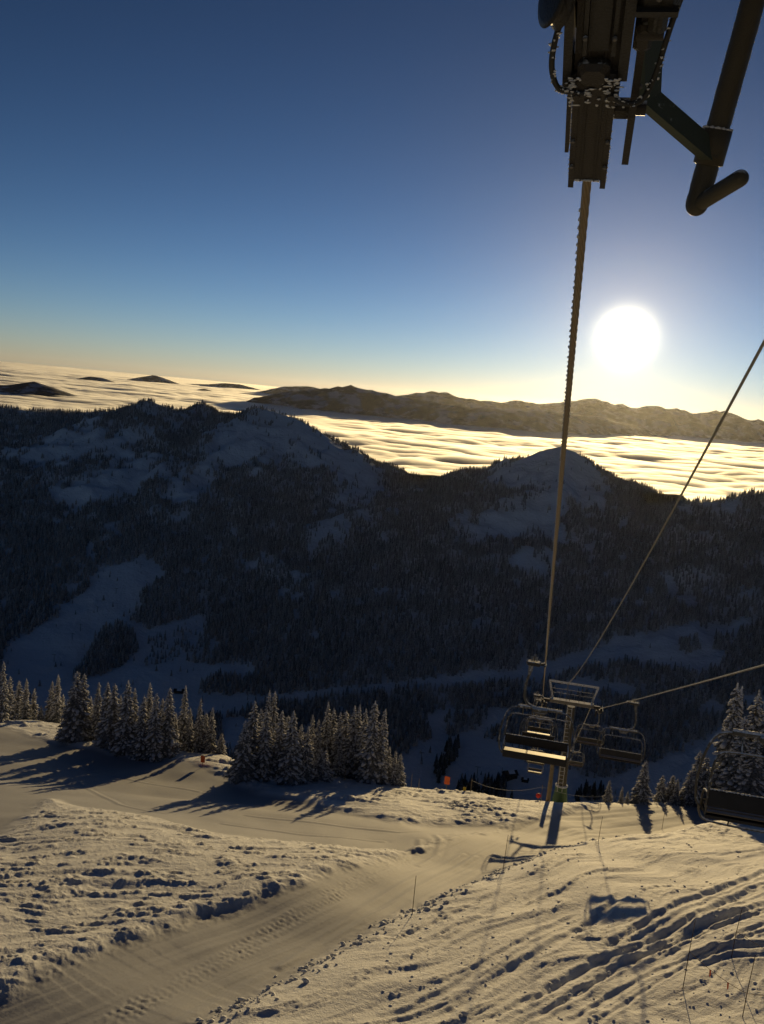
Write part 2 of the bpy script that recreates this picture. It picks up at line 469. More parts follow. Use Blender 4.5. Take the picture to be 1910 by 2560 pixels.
RUTS = [([tuple(p[:2]) for p in smooth_line(ppoly(q), 5)], a, b) for q, a, b in RUTS]
def near_parts(x, y):
    x = np.asarray(x, float); y = np.asarray(y, float)
    sdr = poly_sd(x, y, ROAD); sdp = poly_sd(x, y, PISTE)
    wob = fbm(x / 2.2, y / 2.2, 3, 5) * .5
    mr = sstep(-.5, .5, sdr + wob); mp = sstep(-.7, .7, sdp + wob)
    return sdr, sdp, mr, mp
def near_h(x, y, detail=True):
    x = np.asarray(x, float); y = np.asarray(y, float)
    z = plane_z(x, y)
    cy = np.interp(x, CRX, CRY)
    d = y - cy
    z = z - .62 * 1.1 * np.logaddexp(0, (d - .6) / 1.1)          # the slope rolls over below the crest
    z = z + fbm(x / 17, y / 17, 3, 2) * .55
    sdr, sdp, mr, mp = near_parts(x, y)
    q = line_dist(x, y, ROAD_C); across = q[0] * q[1]               # positive to the left of the road's run
    zc_ = plane_z(0, np.interp(q[2], _rl, [p_[1] for p_ in ROAD_C]))
    z = z + sstep(-2.0, 2.2, sdr) * .8 * np.clip(zc_ - plane_z(x, y) - .45, -1.9, .3)
    z = z + sstep(-6, 4, sdp) * np.clip(.05 * (y - 64), -.6, .6)
    g = np.maximum(mr, mp)
    rough = 1 - g
    z = z + rough * .12
    if detail:
        t = math.radians(47); a, b = x * math.sin(t) + y * math.cos(t), x * math.cos(t) - y * math.sin(t)
        right = sstep(-3, 3, -across)
        # left: wind-chopped crud, ridges lying across the view and rising to the right
        t2 = math.radians(64); la_, lb_ = x * math.sin(t2) + y * math.cos(t2), x * math.cos(t2) - y * math.sin(t2)
        wl = lb_ + fbm(x / 4, y / 4, 2, 9) * .9
        cl = sstep(.0, .34, fbm(la_ / 2.4, wl / .8, 3, 41, .65))
        crumb = fbm(x / .24, y / .17, 3, 31, .65)
        n1 = ridged(la_ / 3.4, wl / .95, 3, 21, .55) * .05 + crumb * .018 + fbm(la_ / 6, wl / 3, 2, 25) * .16
        n1 = n1 + cl * (.038 + .04 * crumb + ridged(la_ / 2.2, wl / .42, 2, 27) * .03)
        # right: long ski tracks
        aw = a + fbm(x / 5, y / 5, 2, 51) * 1.5; bw = b + fbm(x / 9, y / 9, 2, 55) * 2.2
        cr = sstep(.02, .42, fbm(aw / 10, bw / 1.3, 3, 61, .6))
        n2 = ridged(aw / 9, bw / 1.0, 3, 71) * .035 + ridged(aw / 14, bw / .42, 2, 75) * .022 * sstep(-.1, .25, fbm(aw / 8, bw / 3, 2, 77)) + cr * (.03 + fbm(aw / .5, bw / .2, 3, 81, .65) * .045) + fbm(aw / 7, bw / 3, 2, 91) * .22
        pz_ = bw / 1.35 + .9 * fbm(aw / 9, bw / 4, 2, 171); fr = pz_ - np.floor(pz_)
        saw = np.where(fr < .80, fr / .80, (1 - fr) / .20); drop = np.where(fr > .66, 1.0, .25)
        mod = sstep(-.12, .28, fbm(aw / 5, bw / 2.0, 2, 175))
        n2 = n2 + mod * (.07 * saw + drop * fbm(aw / .55, bw / .2, 3, 177, .65) * .05)
        smooth_zone = sstep(5, 8, x) * sstep(27, 23, y)
        n2 = n2 * (1 - .8 * smooth_zone) + smooth_zone * fbm(x / 1.6, y / 1.0, 2, 95) * .10
        far = sstep(46, 54, y)
        cf = sstep(-.05, .4, fbm(x / 5, y / 2.2, 3, 103, .6))
        n3 = ridged(x / 2.8, y / 1.5, 4, 101, .55) * .07 + cf * (.10 + fbm(x / .6, y / .45, 3, 107, .6) * .22)
        n = n1 * (1 - right) + n2 * right
        n = n * (1 - far) + n3 * far * (1 - right * .4) + n2 * far * right * .4
        z = z + rough * n
        # edges of the groomed strips: thrown-up clods
        e = np.exp(-(np.minimum(np.abs(sdr), 9) / .45) ** 2)
        z = z + e * np.clip(fbm(x / .3, y / .3, 3, 111, .6) + .1, 0, 1) * .06
        # groomed surface: faint corduroy, cat track, lines
        z = z + g * (fbm(x / 3, y / 3, 2, 121) * .05 + fbm(x / 12, y / 9, 2, 125) * .25)
        z = z + mr * (fbm(q[2] / 16, across / .35, 3, 127, .6) * .03 + fbm(q[2] / 30, across / 1.4, 2, 129) * .05)
        q2 = line_dist(x, y, CAT)
        band = sstep(.48, .30, q2[0]) * (.35 + .65 * sstep(-.2, .3, fbm(x / 2.5, y / 2.5, 2, 135)))
        z = z + band * (.008 * np.sin(q2[2] * 2 * math.pi / .26 + 1.2 * np.sin(q2[0] * 6)) + fbm(x / .15, y / .15, 3, 131, .6) * .028) * sstep(60, 45, y)
        for i, ln in enumerate(LINES):
            q3 = line_dist(x, y, ln)[0]
            z = z + .030 * np.exp(-(q3 / .12) ** 2) - .012 * np.exp(-((q3 - .3) / .12) ** 2)
        for i, (ln, hw, dp) in enumerate(RUTS):
            la = np.array(ln); m = (x > la[:, 0].min() - 2) & (x < la[:, 0].max() + 2) & (y > la[:, 1].min() - 2) & (y < la[:, 1].max() + 2)
            if not np.any(m): continue
            xx, yy = x[m], y[m]
            dd, _, al = line_dist(xx, yy, ln)
            tot = al.max() + 1e-3
            k = sstep(0, 1.2, al) * sstep(0, 1.2, tot - al)
            dd = dd + fbm(xx / 1.1, yy / 1.1, 2, 141 + i) * .14 + fbm(xx / .16, yy / .16, 2, 161) * .02
            dp = dp * .34; hw = hw * .6
            gz = -dp * np.exp(-(dd / hw) ** 2 * .8) + dp * .55 * np.exp(-((dd - hw * 2.0) / (hw * .8)) ** 2) * (1 + .5 * fbm(xx / .3, yy / .3, 2, 151))
            z = z.copy(); z[m] = z[m] + gz * np.where(k > 0, k, 0)
    return z
def ground(u, v, y0=10.0):
    """where a sighting meets the near slope"""
    d = ray(u, v); d = d / d[1]
    ys = np.linspace(y0, 170, 3200)
    P = d[None, :] * ys[:, None]
    h = near_h(P[:, 0], P[:, 1], False)
    ok = ys <= np.interp(P[:, 0], CRX, CRY) + 9                 # a sighting that grazes the crest stops on the crest
    df_ = np.where(ok, P[:, 2] - h, 1e9)
    i = np.argmax(df_ <= 0)
    if df_[i] > 0: i = int(np.argmin(df_))
    return np.array((P[i, 0], P[i, 1], h[i]))

ya = np.concatenate([np.linspace(-30, 10, 30)[:-1], np.geomspace(10, 116, 830), np.linspace(116.5, 200, 60)])
sa = np.concatenate([np.linspace(-1.3, -.6, 50)[:-1], np.linspace(-.6, .62, 720), np.linspace(.62, 1.3, 50)[1:]])
wy = np.where(ya < 14, 14 + (ya - 14) * .15, ya)
X = sa[None, :] * wy[:, None]; Y = np.repeat(ya[:, None], len(sa), 1)
Z = np.empty_like(X)
for r0 in range(0, len(ya), 120):
    Z[r0:r0 + 120] = near_h(X[r0:r0 + 120], Y[r0:r0 + 120])
me = fast_mesh('snow_slope', np.stack([X, Y, Z], -1).reshape(-1, 3), grid_quads(*X.shape))
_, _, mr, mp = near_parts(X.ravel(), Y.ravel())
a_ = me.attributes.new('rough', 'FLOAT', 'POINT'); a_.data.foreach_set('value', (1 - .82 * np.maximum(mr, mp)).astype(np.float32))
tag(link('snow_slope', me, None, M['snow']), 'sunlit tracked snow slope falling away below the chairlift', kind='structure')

# ------------------------------------------------------------------ valley and the two wooded mountains
def crest(pts, Y):
    if not hasattr(Y, '__len__'): Y = [Y] * len(pts)
    return [tuple(at(u, v, yy)) for (u, v), yy in zip(pts, Y)]
RIDGES = [
    (crest([(-500, 985), (-200, 1000), (0, 1012), (80, 1022), (180, 1026), (280, 1022), (330, 1010), (370, 994), (410, 1010), (440, 1020), (480, 1020), (505, 1002), (540, 1028), (580, 1034), (620, 1024), (645, 1012), (700, 1028), (740, 1040), (800, 1074), (860, 1122), (930, 1170), (970, 1196), (1020, 1226), (1075, 1228)],
           [2500] * 6 + [2480, 2450, 2450, 2480, 2550, 2620, 2600, 2500, 2450, 2400, 2380, 2360, 2340, 2330, 2320, 2320, 2320, 2300]), .62, .33, 130),
    (crest([(1075, 1228), (1095, 1208), (1130, 1190), (1200, 1180), (1235, 1184), (1290, 1152), (1350, 1122), (1400, 1110), (1440, 1124), (1500, 1174), (1560, 1218), (1592, 1240), (1612, 1264), (1640, 1262), (1700, 1250), (1800, 1246), (1860, 1228), (1910, 1226), (2100, 1200), (2400, 1150)],
           [2300, 2250, 2200, 2150, 2120, 2080, 2050, 2050, 2050, 2000, 1950, 1900, 1860, 1800, 1780, 1760, 1740, 1720, 1700, 1700]), .62, .33, 120),
    # spur that runs down to the left in front of the col
    (crest([(1300, 1205), (1180, 1216), (1070, 1234), (960, 1254), (870, 1272), (800, 1305), (740, 1365), (690, 1430)], [1990, 1960, 1930, 1890, 1850, 1800, 1720, 1650]), .55, .34, 80),
    (crest([(1390, 1120), (1370, 1200), (1300, 1330), (1240, 1450)], [2050, 1960, 1820, 1680]), .5, .34, 60),
    (crest([(560, 1030), (500, 1150), (470, 1260), (440, 1380)], [2450, 2250, 2050, 1850]), .5, .34, 60),
    (crest([(150, 1026), (100, 1130), (60, 1260)], [2480, 2250, 2000]), .5, .34, 60),
    (crest([(1910, 1230), (1880, 1350), (1900, 1500)], [1720, 1580, 1430]), .45, .33, 60),
]
def mid_h(x, y):
    x = np.asarray(x, float); y = np.asarray(y, float)
    base = -455 + fbm(x / 420, y / 420, 3, 203) * 26 + .0 * x
    base = base + np.clip(700 - y, 0, 700) * .56                     # foot of the slope we stand on
    g = (ridged(x / 150, y / 230, 3, 211) - 1.0) * 22 + fbm(x / 50, y / 60, 3, 221, .6) * 11
    best = np.full(x.shape, -1e9)
    for pts, s0, s1, w in RIDGES:
        for (x0, y0, z0), (x1, y1, z1) in zip(pts[:-1], pts[1:]):
            ex, ey = x1 - x0, y1 - y0
            t = np.clip(((x - x0) * ex + (y - y0) * ey) / (ex * ex + ey * ey), 0, 1)
            d = np.hypot(x - x0 - t * ex, y - y0 - t * ey)
            h = z0 + t * (z1 - z0) - s1 * d - (s0 - s1) * w * (1 - np.exp(-d / w)) + g * sstep(0, 160, d) * (1 - .7 * sstep(350, 800, d))
            best = np.maximum(best, h)
    k = 18.0
    m = np.maximum(base, best)
    return m + k * np.log(np.exp((base - m) / k) + np.exp((best - m) / k)) - k * .3
def mid_hit(u, v):
    d = ray(u, v); d = d / d[1]
    ys = np.linspace(420, 3000, 1300)
    P = d[None, :] * ys[:, None]
    h = mid_h(P[:, 0], P[:, 1])
    i = np.argmax(P[:, 2] <= h)
    if P[i, 2] > h[i]: i = len(ys) - 1
    return P[i]
def mpoly(pts): return [tuple(mid_hit(u, v)[:2]) for u, v in pts]

ym = np.concatenate([np.linspace(150, 900, 40)[:-1], np.linspace(900, 2750, 300), np.linspace(2760, 4200, 50)])
sm_ = np.linspace(-.95, .95, 420)
X = sm_[None, :] * ym[:, None]; Y = np.repeat(ym[:, None], len(sm_), 1)
Z = mid_h(X, Y)
tag(link('valley_terrain', fast_mesh('valley_terrain', np.stack([X, Y, Z], -1).reshape(-1, 3), grid_quads(*X.shape)), None, M['snow_far']),
    'shaded snowy valley with two wooded mountains beyond', kind='structure')

# ------------------------------------------------------------------ forest
RUNS = [mpoly(p) for p in (
    [(248, 1422), (325, 1408), (380, 1400), (402, 1440), (355, 1472), (338, 1520), (322, 1556), (350, 1572), (372, 1580), (430, 1560), (515, 1543), (512, 1566), (440, 1580), (378, 1600), (372, 1625), (356, 1668), (440, 1650), (500, 1664), (600, 1667), (645, 1684), (600, 1694), (500, 1704), (492, 1734), (640, 1742), (760, 1738), (850, 1722), (1040, 1706), (1150, 1695), (1270, 1684), (1400, 1650), (1530, 1602), (1600, 1588), (1700, 1572), (1800, 1565), (1880, 1565), (1830, 1580), (1780, 1592), (1775, 1620), (1810, 1640), (1790, 1660), (1740, 1680), (1650, 1660), (1560, 1652), (1450, 1668), (1400, 1690), (1330, 1702), (1230, 1706), (1150, 1714), (1090, 1724), (1050, 1716), (870, 1735), (790, 1746), (640, 1757), (560, 1790), (300, 1800), (60, 1790), (10, 1700), (15, 1650), (35, 1600), (150, 1545), (155, 1512), (215, 1480)],
    [(1000, 2010), (1000, 1900), (1050, 1870), (1088, 1840), (1070, 1785), (1110, 1778), (1280, 1775), (1270, 1790), (1235, 1820), (1205, 1840), (1240, 1862), (1330, 1890), (1340, 1912), (1440, 1935), (1480, 1955), (1530, 1950), (1640, 1910), (1720, 1880), (1790, 1840), (1830, 1815), (1910, 1790), (2050, 1760), (2050, 2060), (1000, 2060)],
    [(1375, 1718), (1450, 1700), (1545, 1716), (1490, 1738), (1400, 1742)],
    [(560, 1800), (625, 1800), (610, 1880), (560, 1880)],
    [(1520, 1736), (1560, 1722), (1600, 1728), (1560, 1745)],
)]
ISLANDS = [mpoly(p) for p in (
    [(235, 1600), (262, 1570), (300, 1556), (335, 1580), (345, 1622), (300, 1670), (240, 1690), (160, 1712), (200, 1660)],
    [(1690, 1600), (1745, 1594), (1755, 1625), (1720, 1642), (1692, 1630)],
    [(1115, 1848), (1110, 1800), (1130, 1782), (1200, 1787), (1213, 1810), (1180, 1835), (1150, 1842)],
    [(1180, 1775), (1215, 1778), (1215, 1800), (1190, 1805)],
    [(1060, 1770), (1078, 1770), (1078, 1792), (1060, 1792)],
    [(490, 1700), (560, 1690), (650, 1690), (650, 1738), (560, 1738), (490, 1728)],
)]
BRUSH = mpoly([(370, 1602), (440, 1582), (512, 1568), (506, 1650), (440, 1650), (360, 1668)])
# open snow on the mountain faces: (u, v, half size across, half size up, strength)
OPEN = [(190, 1095, 80, 34, 1), (60, 1130, 60, 26, .8), (165, 1220, 50, 38, 1), (250, 1225, 50, 40, 1), (330, 1190, 50, 45, .8), (400, 1170, 60, 35, .6), (500, 1215, 26, 60, 1.1), (580, 1150, 26, 26, .9),
        (570, 1075, 40, 34, .9), (640, 1075, 55, 40, 1), (760, 1090, 60, 36, .75), (850, 1140, 70, 40, .9), (900, 1165, 45, 30, 1), (430, 1060, 30, 30, .6), (370, 1020, 30, 18, .6), (280, 1320, 12, 14, 1),
        (1330, 1160, 85, 34, 1.1), (1420, 1150, 60, 40, 1.1), (1480, 1230, 50, 50, .8), (1290, 1300, 50, 28, .85), (1250, 1320, 36, 34, .85), (1340, 1290, 40, 50, .8), (1150, 1310, 40, 22, .8), (1315, 1400, 32, 32, 1.2), (820, 1330, 40, 44, 1),
        (900, 1262, 60, 12, .9), (1000, 1240, 60, 8, .8), (630, 1415, 30, 10, .9), (760, 1440, 12, 14, 1), (720, 1490, 30, 12, .6), (1680, 1490, 60, 20, .8), (1490, 1370, 40, 20, .5), (1750, 1270, 80, 14, .8), (1310, 1480, 20, 20, .4), (190, 1460, 8, 26, .8), (300, 1130, 60, 30, .7), (680, 1130, 60, 30, .6), (720, 1060, 30, 16, .5), (480, 1040, 30, 16, .7), (600, 1110, 40, 40, .6), (130, 1160, 50, 26, .6), (440, 1230, 40, 30, .6), (1400, 1200, 50, 40, .8), (1250, 1190, 30, 16, .7), (1200, 1360, 40, 20, .6), (1380, 1330, 30, 40, .7)]
_open = []
for u, v, a, b, s in OPEN:
    c = mid_hit(u, v); n2 = mid_hit(u, v + b)
    _open.append((c[0], c[1], a / F * c[1] + 4, max(14, min(abs(c[1] - n2[1]), 170)), s))
def forest_density(x, y):
    d = np.ones(x.shape)
    n = fbm(x / 70, y / 90, 4, 301)
    for cx, cy, a, b, s in _open:
        q = ((x - cx) / a) ** 2 + ((y - cy) / b) ** 2
        d = d - s * 1.05 * np.exp(-q * .7)
    n_ = fbm(x / 20, y / 34, 3, 331, .65)
    d = sstep(.40, .52, d + n * .6 + n_ * 1.3)
    for p in RUNS: d = np.minimum(d, sstep(1, -7, poly_sd(x, y, p) + n * 5))
    for p in ISLANDS: d = np.maximum(d, sstep(-1, 4, poly_sd(x, y, p) + n * 5))
    sb = poly_sd(x, y, BRUSH); d = np.where(sb > 0, .35, d)
    return d

def low_conifer(h, r, seed, tiers=6, n=7):
    """small jagged conifer of drooping tiers, for woods seen from afar"""
    rnd = random.Random(seed); m = MB()
    for k in range(tiers):
        f = k / tiers
        z0 = h * (.06 + .86 * f); z1 = z0 + h * (.30 - .08 * f)
        rr = r * (1 - f) ** .85 + .12 * r
        V = [(rnd.uniform(-.05, .05) * r, rnd.uniform(-.05, .05) * r, min(z1, h))]
        for i in range(n * 2):
            a = math.pi * i / n + k * .7; q = rr * (rnd.uniform(.85, 1.2) if i % 2 == 0 else rnd.uniform(.5, .7))
            V.append((math.cos(a) * q, math.sin(a) * q, z0 + (rnd.uniform(-.03, .03) * h if i % 2 == 0 else h * .035)))
        m.add(V, [(0, 1 + i, 1 + (i + 1) % (2 * n)) for i in range(2 * n)])
    return m

def forest(name, P, S, Rz, proto, mat, label):
    pv = np.array(proto.v, np.float32); nP = len(P)
    me = bpy.data.meshes.new(name)
    me.from_pydata(np.concatenate([pv, P.astype(np.float32)]).tolist(), [], proto.f)
    ip = np.zeros(len(pv) + nP, bool); ip[:len(pv)] = True
    me.attributes.new('is_model', 'BOOLEAN', 'POINT').data.foreach_set('value', ip)
    sv = np.ones((len(pv) + nP, 3), np.float32); sv[len(pv):] = S
    me.attributes.new('size', 'FLOAT_VECTOR', 'POINT').data.foreach_set('vector', sv.ravel())
    rv = np.zeros((len(pv) + nP, 3), np.float32); rv[len(pv):, 2] = Rz; rv[len(pv):, 0] = RNG.normal(0, .03, nP)
    me.attributes.new('turn', 'FLOAT_VECTOR', 'POINT').data.foreach_set('vector', rv.ravel())
    o = link(name, me, None, mat)
    ng = bpy.data.node_groups.new(name, 'GeometryNodeTree')
    ng.interface.new_socket('Geometry', in_out='INPUT', socket_type='NodeSocketGeometry')
    ng.interface.new_socket('Geometry', in_out='OUTPUT', socket_type='NodeSocketGeometry')
    gi = ng.nodes.new('NodeGroupInput'); go = ng.nodes.new('NodeGroupOutput')
    def attr(nm, t):
        a = ng.nodes.new('GeometryNodeInputNamedAttribute'); a.data_type = t; a.inputs['Name'].default_value = nm
        return next(s for s in a.outputs if s.enabled and s.name == 'Attribute')
    sp = ng.nodes.new('GeometryNodeSeparateGeometry'); sp.domain = 'POINT'
    ng.links.new(gi.outputs[0], sp.inputs[0]); ng.links.new(attr('is_model', 'BOOLEAN'), sp.inputs['Selection'])
    ins = ng.nodes.new('GeometryNodeInstanceOnPoints')
    ng.links.new(sp.outputs['Inverted'], ins.inputs['Points']); ng.links.new(sp.outputs['Selection'], ins.inputs['Instance'])
    e2r = ng.nodes.new('FunctionNodeEulerToRotation'); ng.links.new(attr('turn', 'FLOAT_VECTOR'), e2r.inputs[0])
    ng.links.new(e2r.outputs[0], ins.inputs['Rotation'])
    ng.links.new(attr('size', 'FLOAT_VECTOR'), ins.inputs['Scale'])
    ng.links.new(ins.outputs[0], go.inputs[0])
    md = o.modifiers.new('scatter', 'NODES'); md.node_group = ng
    tag(o, label, 'forest', kind='stuff')
    return o

step = 5.1
gx, gy = np.meshgrid(np.arange(-1750, 1900, step), np.arange(860, 2760, step))
gx = gx.ravel() + RNG.uniform(-.5, .5, gx.size) * step * .95; gy = gy.ravel() + RNG.uniform(-.5, .5, gy.size) * step * .95
k = (gx / gy > -.60) & (gx / gy < .62); gx, gy = gx[k], gy[k]
dn = forest_density(gx, gy)
k = RNG.random(gx.size) < np.maximum(dn, .012) * .92; gx, gy, dn = gx[k], gy[k], dn[k]
gz = mid_h(gx, gy)
# trees hidden far behind the crest lines are left out
vis = np.ones(gx.size, bool)
cu, cv, cd = project(np.stack([gx, gy, gz + 18], -1))
for t in np.linspace(.35, .97, 32):
    hx = mid_h(gx * t, gy * t) ; vis &= (gz + 26) * t > hx - 6
gx, gy, gz, dn = gx[vis], gy[vis], gz[vis], dn[vis]
hh = RNG.uniform(6.5, 16, gx.size) * (.7 + .3 * dn) * np.where(gy > 2000, .9, 1.0)
print('forest trees', gx.size)
grp = np.where(gy < 1560, 0, np.where(gx < 330, 1, 2))
FL = ['dark conifer woods on the valley floor around the ski runs', 'dark frosted conifer woods covering the left mountain', 'dark frosted conifer woods covering the pointed right mountain']
for g in range(3):
    k = grp == g
    S = np.stack([hh[k] / 15 * RNG.uniform(.8, 1.25, k.sum())] * 2 + [hh[k] / 15], -1)
    forest('forest', np.stack([gx[k], gy[k], gz[k] - .4], -1), S, RNG.uniform(0, 6.28, k.sum()), low_conifer(15, 2.7, 40 + g), M['conifer'], FL[g])

# ------------------------------------------------------------------ sea of cloud
CLOUD = -300.0
m, n, b = new_mat('cloud_vapour')
n.nodes.remove(b)
pv = n.nodes.new('ShaderNodeVolumePrincipled')
pv.inputs['Color'].default_value = (.97, .97, .97, 1)
pv.inputs['Density'].default_value = .015
pv.inputs['Anisotropy'].default_value = .66
n.links.new(pv.outputs[0], n.nodes['Material Output'].inputs['Volume'])
M['cloud'] = m
yc_ = np.geomspace(2600, 72000, 640)
sc_ = np.linspace(-.75, .75, 420)
X = sc_[None, :] * yc_[:, None]; Y = np.repeat(yc_[:, None], len(sc_), 1)
wx, wy_ = X + fbm(X / 1500, Y / 1500, 2, 401) * 540, Y + fbm(X / 1200, Y / 1200, 2, 405) * 300
lod = lambda wl: sstep(wl * 90, wl * 35, Y)
Z = fbm(wx / 3100, wy_ / 1600, 2, 411) * 24
Z = Z + ridged(wx / 900, wy_ / 620, 2, 421, .4) * -16 * lod(500)
Z = Z + (np.abs(perlin(wx / 330, wy_ / 260, 431)) * 28 + fbm(wx / 130, wy_ / 110, 2, 435) * 6) * lod(260)
Z = Z + fbm(wx / 5400, wy_ / 1800, 2, 441) * 24
Z = CLOUD + Z
nr_, nc_ = X.shape
top_ = np.stack([X, Y, Z], -1).reshape(-1, 3); bot_ = top_.copy(); bot_[:, 2] = CLOUD - 420
q_ = grid_quads(nr_, nc_); off = nr_ * nc_
rim = np.concatenate([np.arange(nc_), (np.arange(1, nr_)) * nc_ + nc_ - 1, (nr_ - 1) * nc_ + np.arange(nc_ - 2, -1, -1), np.arange(nr_ - 2, 0, -1) * nc_])
nb = len(rim); rb = off + np.arange(nb)
side = np.stack([rim, rb, np.roll(rb, -1), np.roll(rim, -1)], -1)
me = bpy.data.meshes.new('cloud_sea')
Vc = np.concatenate([top_, bot_[rim]]).astype(np.float32)
faces_n = len(q_) + nb + 1
loops = np.concatenate([q_.ravel(), side.ravel(), rb[::-1]]).astype(np.int32)
me.vertices.add(len(Vc)); me.vertices.foreach_set('co', Vc.ravel())
me.loops.add(len(loops)); me.loops.foreach_set('vertex_index', loops)
me.polygons.add(faces_n)
me.polygons.foreach_set('loop_start', np.concatenate([np.arange(len(q_) + nb) * 4, [4 * (len(q_) + nb)]]).astype(np.int32))
me.polygons.foreach_set('loop_total', np.concatenate([np.full(len(q_) + nb, 4), [nb]]).astype(np.int32))
me.update(calc_edges=True)
tag(link('cloud_sea', me, None, M['cloud']),
    'golden sea of cloud stretching to the horizon', 'cloud', kind='structure')

# ------------------------------------------------------------------ far ranges and summits above the cloud
M['far_rock'] = None
m, n, b = new_mat('far_forest_and_snow')
t = noise_node(n, .0037, 6, .65)
r = ramp(n, t.outputs[0], [(.48, (.045, .05, .06)), (.58, (.5, .52, .58))])
n.links.new(r.outputs[0], b.inputs['Base Color']); b.inputs['Roughness'].default_value = .9
t2 = noise_node(n, .01, 5, .6)
bp = n.nodes.new('ShaderNodeBump'); bp.inputs['Strength'].default_value = .6; bp.inputs['Distance'].default_value = 36
n.links.new(t2.outputs[0], bp.inputs['Height']); n.links.new(bp.outputs[0], b.inputs['Normal'])
M['far_rock'] = m
def far_range(name, label, pts, Y, slope, seed, res, depth=2.2, rough=1.0):
    if not hasattr(Y, '__len__'): Y = [Y] * len(pts)
    C0_ = crest(pts, Y); C = []; rj = random.Random(seed)
    for p_, q_ in zip(C0_[:-1], C0_[1:]):
        for t_ in (0, .34, .67):
            zj = rj.gauss(0, 1) * .05 * (p_[2] - CLOUD) * rough if t_ else 0
            C.append(tuple(a_ + (b_ - a_) * t_ + (zj if k_ == 2 else 0) for k_, (a_, b_) in enumerate(zip(p_, q_))))
    C.append(C0_[-1])
    xs = [c[0] for c in C]; ys_ = [c[1] for c in C]
    top = max(c[2] for c in C); reach = (top - CLOUD + 150) / slope
    x = np.arange(min(xs) - reach, max(xs) + reach + res, res); y = np.arange(min(ys_) - reach, max(ys_) + reach * .7, res)
    X, Y_ = np.meshgrid(x, y)
    best = np.full(X.shape, -1e9)
    sc1 = (top - CLOUD)
    g = ridged(X / (sc1 * 1.6), Y_ / (sc1 * 2.0), 4, seed, .55) * sc1 * .13 * rough
    for (x0, y0, z0), (x1, y1, z1) in zip(C[:-1], C[1:]):
        ex, ey = x1 - x0, y1 - y0
        t = np.clip(((X - x0) * ex + (Y_ - y0) * ey) / (ex * ex + ey * ey), 0, 1)
        d = np.hypot(X - x0 - t * ex, Y_ - y0 - t * ey)
        best = np.maximum(best, z0 + t * (z1 - z0) - slope * d + (g - sc1 * .05) * sstep(0, sc1 * 1.2, d))
    best = np.maximum(best, CLOUD - 250)
    me = fast_mesh(name, np.stack([X, Y_, best], -1).reshape(-1, 3), grid_quads(*X.shape))
    return tag(link(name, me, None, M['far_rock']), label, kind='structure')
far_range('mountain_range', 'distant snowy mountain range under the sun', [(930, 990), (1000, 988), (1060, 982), (1085, 977), (1100, 982), (1118, 980), (1140, 992), (1180, 996), (1240, 1004), (1300, 1000), (1345, 1010), (1400, 1006), (1440, 1003), (1480, 996), (1500, 1004), (1540, 1012), (1580, 1018), (1630, 1014), (1660, 1026), (1685, 1022), (1700, 1024), (1735, 1034), (1780, 1030), (1812, 1026), (1840, 1040), (1870, 1052), (1910, 1054), (2100, 1050), (2400, 1080)], 19500, .46, 501, 85)
far_range('mountain_range', 'nearer dark range rising from the cloud', [(690, 985), (740, 978), (800, 972), (835, 968), (865, 966), (900, 970), (945, 980), (990, 990), (1050, 1000), (1120, 1012), (1200, 1018), (1290, 1026), (1380, 1030), (1440, 1036), (1500, 1040), (1560, 1056), (1620, 1072), (1700, 1090), (1760, 1100)], [12600] * 8 + [12400, 12000, 11800, 11800, 12200, 13000, 13600, 15000, 16000, 16600, 17000], .44, 521, 60)
far_range('mountain_range', 'pale snow hill behind the dark range', [(670, 978), (700, 972), (735, 965), (780, 966), (800, 972)], 24000, .3, 541, 120)
for i, (pts, Yd, lb) in enumerate((
    ([(-60, 962), (20, 962), (60, 958), (85, 953), (110, 962), (150, 984)], 8400, 'long dark summit standing out of the cloud at far left'),
    ([(190, 948), (225, 941), (255, 944), (280, 954)], 20000, 'low flat summit in the cloud left of the pointed one'),
    ([(290, 955), (340, 954), (368, 958)], 24000, 'flat dark summit in front of the pointed one'),
    ([(335, 952), (365, 944), (385, 937), (400, 942), (415, 956)], 28000, 'pointed pale summit standing out of the cloud'),
    ([(430, 958), (520, 960), (560, 957), (600, 960), (645, 972)], 30000, 'long low summit near the horizon'),
    ([(480, 979), (510, 971), (548, 982)], 19000, 'small dark summit in the cloud below the long one'),
    ([(1820, 1108), (1870, 1098), (1905, 1100), (1980, 1110)], 17000, 'small dark wooded summit at the right edge of the cloud'))):
    far_range('cloud_island_hill', lb, pts, Yd, .28, 560 + i * 7, max(40, Yd / 260), rough=.4)
